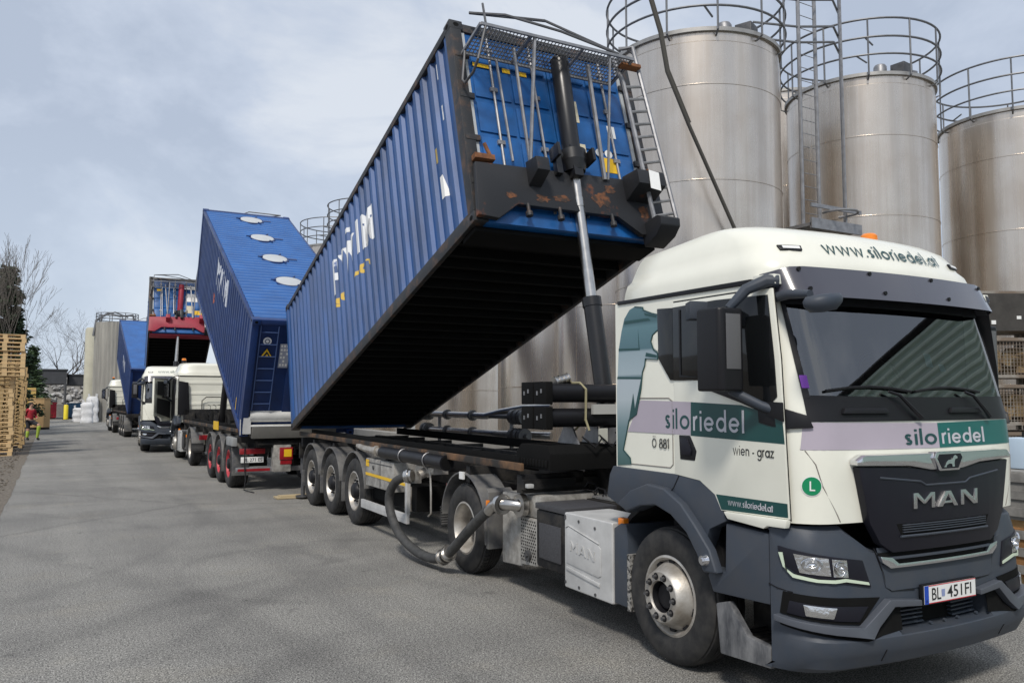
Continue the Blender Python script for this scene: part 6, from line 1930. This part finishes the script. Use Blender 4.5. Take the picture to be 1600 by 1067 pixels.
# ------------------------------------------------------------------ the four trucks
GT = 'tractor units in the row of trucks'; GR = 'tipping trailers in the row of trucks'
TA = tractor('tractor_unit', (5.14, 4.67, 0), -.03, 'white tractor unit with green and lilac livery, nearest the camera', GT, plate=('BL', '451FI'))
P_ = lambda s_: font_polys(s_, size=1, bold=.03)
def logo(x, z, w, h, t1='PYWIM', seed=1):
    r_ = random.Random(seed)
    big = []
    for k, (ch, dx, ww, dz, hh) in enumerate(zip(t1, (0, .17, .30, .62, .75), (.15, .14, .26, .06, .24), (0, 0, 0, .18, .1), (1, .92, .92, .9, .9))):
        big += shift(font_polys(ch, width=w * ww, height=h * hh, bold=.035), x + dx * w, z + dz * h)
    return big
big = logo(3.45, 1.38, 2.15, .62)
small = []
for ch, dx in zip('so ect', (0, .27, .5, .98, 1.22, 1.5)):
    if ch != ' ':
        small += shift(font_polys(ch, width=.15, height=.16, bold=.05), 3.52 + dx * 1.1, 1.14)
st = [('side_lettering', big, mat('worn_white', (.70, .72, .74), .6, col2=(.08, .14, .34), vscale=4, contrast=(.34, .40))),
      ('side_lettering_small', small, mat('worn_yellow', (.62, .42, .06), .6, col2=(.06, .12, .30), vscale=5, contrast=(.36, .42))),
      ('side_sticker', [[(8.03, .66), (8.16, .66), (8.12, .95), (8.03, .95)]], WHITE),
      ('side_sticker', [[(.66, .5), (.74, .5), (.74, .82), (.66, .82)]], YELLOW),
      ('side_sticker', [[(7.9, 1.22), (7.95, 1.22), (7.95, 1.42), (7.9, 1.42)]], mat('worn_ochre', (.45, .33, .08), .7)),
      ('side_patch', [[(6.9, 2.2), (6.95, 2.2), (6.95, 2.42), (6.9, 2.42)], [(8.2, 2.2), (8.24, 2.2), (8.24, 2.42), (8.2, 2.42)], [(8.3, 1.55), (8.34, 1.55), (8.34, 1.75), (8.3, 1.75)], [(4.3, 2.1), (4.42, 2.1), (4.42, 2.18), (4.3, 2.18)]], MATS['worn_white'])]
CAw, CAa, CAy = 2.482, .286, -.040
CA, MA, DA = container('shipping_container', (4.184 + CAw / 2 * math.cos(CAy), 15.886 + CAw / 2 * math.sin(CAy), 1.345), CAy, CAa,
    'large blue corrugated container tipped steeply behind the nearest cab, black underside showing', L=8.80, Wd=CAw, H=2.6, side_text=st, text_side=-1)
def stick(root, w, h, ww, hh, m, name, rnd_=False, o=.022, L=8.8, h2=CAw / 2):
    S = lambda a, b, c=0: Vector((-h2 + a, -L + o - c, b))
    mb = MB(); wrap(mb, [disc(w, h, ww) if rnd_ else [(w, h), (w + ww, h), (w + ww, h + hh), (w, h + hh)]], S, .0, .003)
    return mb.build(name, m, root, smooth=0)
for a in ((1.82, .86, .22, .20, YELLOW, 'yellow_sticker'), (1.98, 1.36, .11, .17, WHITE, 'white_sticker'), (.24, 2.02, .22, .05, YELLOW, 'yellow_sticker'), (.62, 2.01, .10, .06, YELLOW, 'yellow_sticker'), (.80, 2.01, .14, .06, YELLOW, 'yellow_sticker'), (1.50, 1.5, .09, .3, mat('sticker_cream', (.6, .55, .4), .6), 'cream_sticker'), (1.53, .9, .08, .3, MATS['sticker_cream'], 'cream_sticker')):
    stick(CA, *a)
for w in (1.80, 1.93):
    stick(CA, w, 1.12, .055, 0, WHITE, 'round_sticker', True)
TRA = trailer('tipping_trailer', (5.24, 7.86, 0), -.03, 'black tipping trailer of the nearest truck, ram and service platform raised', GR, MA, DA, base_y=-.98)
# transfer hose from the trailer outlet to the muffler box
mb = MB()
K = [(3.99, 9.42, 1.0), (3.93, 9.50, .98), (3.88, 9.70, .90), (3.86, 9.84, .72), (3.86, 9.78, .50), (3.87, 9.50, .28), (3.90, 9.10, .15), (3.93, 8.70, .12), (3.95, 8.40, .18), (3.96, 8.15, .32), (3.97, 7.80, .56), (3.99, 7.50, .76), (4.02, 7.34, .85)]
def smooth_pts(P, n=6):
    P = [Vector(p) for p in P]; o = []
    for i in range(len(P) - 1):
        a, b, c, d = P[max(0, i - 1)], P[i], P[i + 1], P[min(len(P) - 1, i + 2)]
        for k in range(n):
            t = k / n
            o.append(.5 * ((2 * b) + (c - a) * t + (2 * a - 5 * b + 4 * c - d) * t * t + (3 * b - 3 * c + d - a) * t ** 3))
    return o + [P[-1]]
T = empty('transfer_hose', (0, 0, 0)); tag(T, 'thick black hose looping from the nearest trailer to the grey muffler box', 'hose')
S_ = smooth_pts(K)
mb.tube(S_, .056, 14); mb.build('hose', mat('hose_rubber', (.028, .028, .028), .7, col2=(.06, .06, .058), vscale=12, bump=.2, bscale=50), T)
mb = MB()
def cuff(i, r=.078, ln=.05):
    d = (S_[i + 1] - S_[i - 1]).normalized(); mb.cyl(S_[i] - d * ln, S_[i] + d * ln, r, n=16); mb.cyl(S_[i] - d * .012, S_[i] + d * .012, r + .016, n=16)
for i in (48, 51, 3):
    cuff(i)
mb.tube(smooth_pts([(4.0, 7.42, .80), (4.0, 7.30, .875), (4.01, 7.15, .90), (4.10, 7.02, .90), (4.2, 6.98, .88)], 5), .056, 14)
for p in ((4.01, 7.16, .90),):
    mb.lathe([(.06, -.03), (.10, -.03), (.105, 0), (.10, .03), (.06, .03)], p, 'y', 18)
mb.lathe([(.06, -.03), (.115, -.03), (.115, .03), (.06, .03)], (4.13, 6.99, .90), 'x', 18)
mb.build('coupling', STEEL, T)
T = empty('support_board', (4.2, 16.2, 0)); tag(T, 'pale wooden board under the rear leg of the nearest trailer', 'board')
mb = MB(); mb.box(-.22, .55, -.16, .16, .006, .042)
mb.build('plank', mat('pale_wood', (.50, .40, .24), .8, var=.3, vscale=4, stretch=(.3, 3, 1)), T, bevel=.006)
mb = MB(); mb.box(-.15, .45, -.10, .12, .043, .062); mb.build('wedge', MATS['pale_wood'], T, bevel=.004)

# second truck, facing away
wB = logo(3.6, 1.55, 1.9, .75)
stB = [('side_lettering', wB, mat('worn_white_b', (.62, .66, .74), .6, col2=(.02, .06, .2), vscale=3, contrast=(.36, .42))),
       ('side_lettering_small', shift(font_polys('s', width=.2, height=.3, bold=.05), 3.4, 1.0), mat('worn_orange', (.45, .12, .06), .6)),
       ('side_sticker', [[(8.0, .2), (8.1, .2), (8.1, .5), (8.0, .5)]], YELLOW)]
CB, MB_, DB = container('shipping_container', (3.585 + 1.234 * math.cos(.029), 17.755 - 1.234 * math.sin(.029), 1.168), math.pi - .029, .457,
    'dark blue container tipped with its low end towards the camera, four white roof hatches', L=8.93, Wd=2.468, H=2.657, side=CNAVY, roof=CROOF, front=CNAVY, frame=CNAVY, hatches=(8.1, 6.25, 4.4, 2.6), rear=True, side_text=stB, text_side=1)
TB = tractor('tractor_unit', (4.92, 29.2, 0), math.pi - .02, 'white tractor unit seen from behind with its driver door open', GT, livery=False, door_open=True, side_lettering=False)
TRB = trailer('tipping_trailer', (4.86, 26.0, 0), math.pi - .02, 'black tipping trailer with red wheel rims and white discharge pipe', GR, MB_, DB, rim=RIMRED, axles=(4.55, 5.85, 7.15), full=False, rear_kit=True)

# third truck, facing the camera, red ram
CC, MC, DC = container('shipping_container', (4.28 + 1.24, 44.5, 1.30), -.085, .385,
    'blue container tipped above the white cab in the middle distance, red cradle on its end', L=9.1, Wd=2.48, H=2.62, frame=CBLACK, front=CFRONT)
TC = tractor('tractor_unit', (4.28, 33.6, 0), -.07, 'white tractor unit without livery facing the camera in the middle distance', GT, livery=False, side_lettering=False)
TRC = trailer('tipping_trailer', (4.62, 36.8, 0), -.085, 'tipping trailer with a red ram and red cradle', GR, MC, DC, cradle=CRADLERED, ram=CRADLERED, full=False)
for a in ((1.75, .88, .4, .2, YELLOW, 'yellow_sticker'), (1.45, 1.5, .45, .38, WHITE, 'white_sticker'), (1.45, .95, .28, .35, MATS['sticker_cream'], 'cream_sticker'), (.3, 1.95, .2, .1, YELLOW, 'yellow_sticker'), (1.4, 2.1, .7, .15, WHITE, 'white_sticker')):
    stick(CC, *a, L=9.1, h2=1.24)
# fourth truck, facing away
stD = [('side_lettering', logo(4.2, 1.0, 1.2, .7, seed=3), MATS['worn_white_b'])]
CD, MD, DD = container('shipping_container', (3.67 + 1.235, 45.75, 1.08), math.pi, .362,
    'smaller looking dark blue container tipped far down the row, pale mark on its side', L=9.1, Wd=2.47, H=2.56, side=CNAVY, roof=CROOF, front=CNAVY, frame=CNAVY, side_text=stD, text_side=1)
TD = tractor('tractor_unit', (4.55, 56.4, 0), math.pi, 'farthest white tractor unit, seen from behind at the end of the row', GT, livery=False, side_lettering=False)
TRD = trailer('tipping_trailer', (4.7, 53.2, 0), math.pi, 'farthest tipping trailer at the end of the row', GR, MD, DD, axles=(4.1, 5.4, 6.7), full=False)

# ------------------------------------------------------------------ pallets, boxes, crates, person
WOOD = mat('pallet_wood', (.58, .40, .19), .8, var=.35, vscale=2.5, stretch=(.4, 4, 4), bump=.15, bscale=20)
WOOD2 = mat('pallet_wood_pale', (.68, .48, .25), .8, var=.3, vscale=2.5, stretch=(.4, 4, 4), bump=.15, bscale=20)
def pallet(m, w=1.2, d=.8):
    T = empty('pallet')
    mb = MB()
    for i in range(5):
        y = -d / 2 + (d - .12) * i / 4; mb.box(-w / 2, w / 2, y, y + .12, .122, .144)
    for x in (-w / 2, -.07, w / 2 - .14):
        mb.box(x, x + .14, -d / 2, d / 2, .100, .122)
    mb.build('deck', m, T, smooth=0)
    mb = MB()
    for x in (-w / 2, -.07, w / 2 - .14):
        for y in (-d / 2, -.07, d / 2 - .14):
            mb.box(x, x + .14, y, y + .14, .022, .0995)
    mb.build('block', m, T, smooth=0)
    mb = MB()
    for y in (-d / 2, -.05, d / 2 - .10):
        mb.box(-w / 2, w / 2, y, y + .10, 0, .0215)
    mb.build('skid_board', m, T, smooth=0)
    return T
ORD = ['lowest', 'second', 'third', 'fourth', 'fifth', 'sixth', 'seventh', 'eighth', 'ninth', 'tenth', 'eleventh', 'twelfth', 'thirteenth', 'fourteenth', 'fifteenth', 'sixteenth', 'seventeenth', 'eighteenth', 'nineteenth', 'twentieth',
       'twenty-first', 'twenty-second', 'twenty-third', 'twenty-fourth', 'twenty-fifth', 'twenty-sixth']
PA, PB = pallet(WOOD2), pallet(WOOD)
used = set()
def stack(x, y, n, z0, rot, where, proto):
    R_ = random.Random(int(y * 10 + x * 3))
    tb = {}
    for q in bpy.data.objects:
        tb.setdefault(q.parent, []).append(q)
    for i in range(n):
        if proto not in used:
            o = proto; used.add(proto)
        else:
            o = copy_tree(proto, None, tb)
        o.location = (x + R_.gauss(0, .018), y + R_.gauss(0, .018), z0 + i * .1445)
        o.rotation_euler = (0, 0, rot + R_.gauss(0, .012))
        tag(o, 'wooden pallet, %s from the ground %s' % (ORD[i], where) if i else 'wooden pallet, bottom one %s' % where, 'pallet', 'stacked wooden pallets on the left')
stack(-1.54, 33.4, 19, 0, 0, 'in the tall front stack at the left edge', PA)
stack(-1.26, 33.15, 10, 19 * .1445 + .002, 0, 'in the jutting upper pile on the front stack', PA)
stack(-1.42, 36.0, 22, 0, math.pi / 2, 'in the second stack, behind the front one', PB)
stack(-1.15, 38.6, 24, 0, math.pi / 2, 'in the third stack, by the person in red', PB)
stack(-1.12, 41.2, 23, 0, math.pi / 2, 'in the rearmost stack of the row', PB)
CARD = mat('tan_board', (.52, .34, .16), .8, var=.22, vscale=1.2)
CARD2 = mat('ochre_board', (.60, .42, .13), .8, var=.2, vscale=1.2)
T = empty('octagonal_box', (-.30, 60.8, 0)); tag(T, 'tan eight-sided cardboard bin on a pallet, in front of the taller box', 'box')
o8 = lambda r, k=0: [(r * math.cos(rad(22.5 + 45 * i)), r * math.sin(rad(22.5 + 45 * i))) for i in range(8)]
mb = MB(); mb.prism(o8(.66), 'z', .15, 1.95); mb.build('body', CARD, T, bevel=.01)
mb = MB(); mb.prism(o8(.68), 'z', 1.951, 2.02); mb.build('lid', CARD, T)
mb = MB(); mb.box(-.6, .6, -.5, .5, 0, .145); mb.build('pallet_base', CHASSIS, T)
T = empty('tall_box', (-1.05, 62.6, 0)); tag(T, 'tall ochre wooden box standing behind the eight-sided bin', 'box')
mb = MB(); mb.box(-.5, .5, -.5, .5, .12, 2.7); mb.build('body', CARD2, T, bevel=.01)
mb = MB()
for z in (.5, 1.2, 1.9, 2.5):
    mb.box(-.505, .505, -.52, -.501, z, z + .09)
mb.build('batten', CARD, T)
mb = MB(); mb.box(-.45, .45, -.45, .45, 0, .119); mb.build('pallet_base', CHASSIS, T)

# mesh crates on the right, behind the cab
CR = mat('crate_rust', (.20, .155, .12), .7, .3, col2=(.33, .31, .28), vscale=3, contrast=(.4, .6))
SCRAP = [mat('scrap_tan', (.42, .30, .16), .8, var=.5, vscale=6), mat('scrap_dark', (.06, .055, .05), .8, var=.4, vscale=5), mat('scrap_grey', (.32, .31, .29), .8, var=.5, vscale=6), mat('scrap_rust', (.32, .16, .06), .85, var=.5, vscale=5)]
def crate(x, y, z, rot, fill, label, board=False, seed=0):
    T = empty('mesh_crate', (x, y, z), (0, 0, rot)); tag(T, label, 'crate', 'wire mesh crates behind the cab')
    w, d, h = 1.24, .84, .72
    mb = MB()
    for sx in (-1, 1):
        for sy in (-1, 1):
            mb.box(sx * w / 2 - .03, sx * w / 2 + .03, sy * d / 2 - .03, sy * d / 2 + .03, 0, h)
    for z_ in (.10, h - .05):
        for sy in (-1, 1):
            mb.box(-w / 2, w / 2, sy * d / 2 - .02, sy * d / 2 + .02, z_, z_ + .05)
        for sx in (-1, 1):
            mb.box(sx * w / 2 - .02, sx * w / 2 + .02, -d / 2, d / 2, z_, z_ + .05)
    mb.box(-w / 2, w / 2, -d / 2, d / 2, .10, .12)
    f = mb.build('frame', CR, T, smooth=0)
    mb = MB()
    for i in range(1, 24):
        xx = -w / 2 + w * i / 24
        for sy in (-1, 1):
            mb.tube([(xx, sy * d / 2, .12), (xx, sy * d / 2, h)], .006, 3, caps=False)
    for i in range(1, 16):
        yy = -d / 2 + d * i / 16
        for sx in (-1, 1):
            mb.tube([(sx * w / 2, yy, .12), (sx * w / 2, yy, h)], .006, 3, caps=False)
    for i in range(1, 11):
        zz = .12 + (h - .12) * i / 11
        mb.tube([(-w / 2, -d / 2, zz), (w / 2, -d / 2, zz), (w / 2, d / 2, zz), (-w / 2, d / 2, zz)], .006, 3, closed=True)
    mb.build('wire_mesh', CR, f, smooth=0)
    R_ = random.Random(seed)
    mb = MB()
    for i in range(26):
        s_ = R_.uniform(.06, .22)
        M = Matrix.Translation((R_.uniform(-.42, .42), R_.uniform(-.24, .24), R_.uniform(.2, .5))) @ Matrix.Rotation(R_.random() * 6, 4, 'Z') @ Matrix.Rotation(R_.uniform(-.6, .6), 4, 'X')
        mb.box(-s_, s_, -s_ * .6, s_ * .6, -.08, .08, M)
    mb.build('load', fill, T, smooth=0)
    if board:
        mb = MB(); mb.box(-.46, .20, -d / 2 - .035, -d / 2 - .02, .10, h - .04); b_ = mb.build('board', SCRAP[1], T)
        mb = MB(); mb.box(-.35, -.28, -d / 2 - .04, -d / 2 - .036, .2, .26); mb.box(.05, .12, -d / 2 - .04, -d / 2 - .036, .28, .33); mb.build('label_spot', WHITE, b_)
    return T
ca, sa = math.cos(-.5), math.sin(-.5)
LB = [['bottom mesh crate of the left column, rusty load', 'second mesh crate up in the left column, orange wooden load', 'third mesh crate up in the left column, brown load', 'fourth mesh crate up in the left column, brick coloured load', 'topmost mesh crate of the left column, with a black board on its front'],
      ['bottom mesh crate of the right column at the photo edge', 'second mesh crate up in the right column, at the photo edge', 'third mesh crate up in the right column, at the photo edge', 'fourth mesh crate up in the right column, at the photo edge', 'topmost mesh crate of the right column, at the photo edge']]
FL = [[3, 3, 0, 0, 2], [3, 0, 2, 1, 2]]
for c in range(2):
    for i in range(5):
        crate(13.15 + ca * 1.32 * c, 7.3 + sa * 1.32 * c, .004 + i * .725, -.5 + random.Random(c * 7 + i).gauss(0, .02), SCRAP[FL[c][i]], LB[c][i], board=(i == 4 and c == 0), seed=c * 10 + i)
# white canister beside the cab
T = empty('canister', (9.35, 4.95, 1.19)); tag(T, 'pale blue plastic canister standing on a stack of crates beside the cab', 'canister')
mb = MB(); mb.box(-.14, .14, -.12, .12, 0, .34); mb.build('body', mat('canister_blue', (.50, .62, .74), .45), T, bevel=.03)
mb = MB(); mb.cyl((.06, 0, .341), (.06, 0, .40), .035, n=12); mb.build('cap', CHASSIS, T)
for i, lb in enumerate(('lower wooden crate beside the cab, under the one with the canister', 'upper wooden crate beside the cab, canister on top')):
    T = empty('wooden_crate', (9.4, 5.0, .004 + i * .592)); tag(T, lb, 'crate', 'wooden crates beside the cab')
    mb = MB(); mb.box(-.45, .45, -.35, .35, .08, .59); mb.build('body', SCRAP[2 if i else 3], T, bevel=.01)
    mb = MB()
    for z in (.12, .3, .48):
        mb.box(-.455, .455, -.37, -.351, z, z + .09); mb.box(-.47, -.451, -.355, .355, z, z + .09)
    mb.build('slat', SCRAP[2], T)
    mb = MB(); mb.box(-.4, .4, -.3, .3, 0, .079); mb.build('runner', WOOD, T)

# person in red leaning on the pallets
def skin(name, joints, edges, m, parent, lv=2, root=0):
    me = bpy.data.meshes.new(name)
    me.from_pydata([j[0] for j in joints], edges, [])
    o = bpy.data.objects.new(name, me); COL.objects.link(o)
    sk_ = o.modifiers.new('skin', 'SKIN'); sub = o.modifiers.new('sub', 'SUBSURF'); sub.levels = lv; sub.render_levels = lv
    for i, j in enumerate(joints):
        r_ = j[1]
        me.skin_vertices[0].data[i].radius = (r_, r_) if not isinstance(r_, tuple) else r_
        me.skin_vertices[0].data[i].use_root = i == root
    dg = bpy.context.evaluated_depsgraph_get()
    nm = bpy.data.meshes.new_from_object(o.evaluated_get(dg))
    o.modifiers.clear(); o.data = nm
    nm.materials.clear(); nm.materials.append(m)
    nm.polygons.foreach_set('use_smooth', [True] * len(nm.polygons))
    o.parent = parent
    return o
SKIN = mat('skin', (.42, .24, .17), .6); JACKET = mat('red_jacket', (.42, .02, .035), .8, var=.3, vscale=6)
TROUS = mat('dark_trousers', (.02, .02, .025), .85); HIVIS = mat('hivis_yellow', (.36, .48, .06), .7); HAIR = mat('dark_hair', (.02, .015, .012), .8)
T = empty('person', (-.56, 44.7, 0), (0, 0, .5)); tag(T, 'person in a red jacket and dark trousers with yellow shins, leaning by the pallets', 'person')
J = [((0, .05, .93), .14), ((0, .06, 1.12), .135), ((0, .05, 1.32), .155), ((0, .04, 1.46), .10), ((0, .02, 1.55), .055), ((0, .0, 1.68), (.078, .10)), ((0, .0, 1.77), .06),
     ((-.19, .05, 1.42), .065), ((-.27, .10, 1.18), .05), ((-.24, -.10, 1.02), .04), ((-.23, -.2, 1.0), .035),
     ((.19, .05, 1.42), .065), ((.27, .10, 1.18), .05), ((.22, -.12, 1.04), .04), ((.19, -.22, 1.03), .035),
     ((-.10, .04, .86), .10), ((-.11, .0, .50), .07), ((-.11, .06, .12), .05), ((-.12, -.10, .05), .045),
     ((.10, .02, .86), .10), ((.22, -.34, .74), .078), ((.22, -.24, .30), .055), ((.23, -.18, .10), .05), ((.25, -.33, .05), .045)]
E_ = [(0, 1), (1, 2), (2, 3), (3, 4), (4, 5), (5, 6), (3, 7), (7, 8), (8, 9), (9, 10), (3, 11), (11, 12), (12, 13), (13, 14), (0, 15), (15, 16), (16, 17), (17, 18), (0, 19), (19, 20), (20, 21), (21, 22), (22, 23)]
skin('body', J, E_, SKIN, T)
jk = [0, 1, 2, 3, 7, 8, 9, 11, 12, 13]
sub_ = lambda ids, k: ([(J[i][0], (J[i][1] if not isinstance(J[i][1], tuple) else J[i][1][0]) * k) for i in ids], [(ids.index(a), ids.index(b)) for a, b in E_ if a in ids and b in ids])
a, b = sub_(jk, 1.14); skin('jacket', a, b, JACKET, T)
a, b = sub_([0, 15, 16, 19, 20], 1.12); skin('trousers', a, b, TROUS, T)
for ids in ((16, 17), (20, 21, 22)):
    a, b = sub_(list(ids), 1.25); skin('yellow_legging', a, b, HIVIS, T)
for ids in ((17, 18), (22, 23)):
    a, b = sub_(list(ids), 1.25); skin('shoe', a, b, BLACK, T)
mb = MB(); mb.lathe([(0, 1.805), (.06, 1.79), (.088, 1.74), (.09, 1.70), (.08, 1.66), (0, 1.70)], (0, .02, 0), 'z', 16); mb.build('hair', HAIR, T)
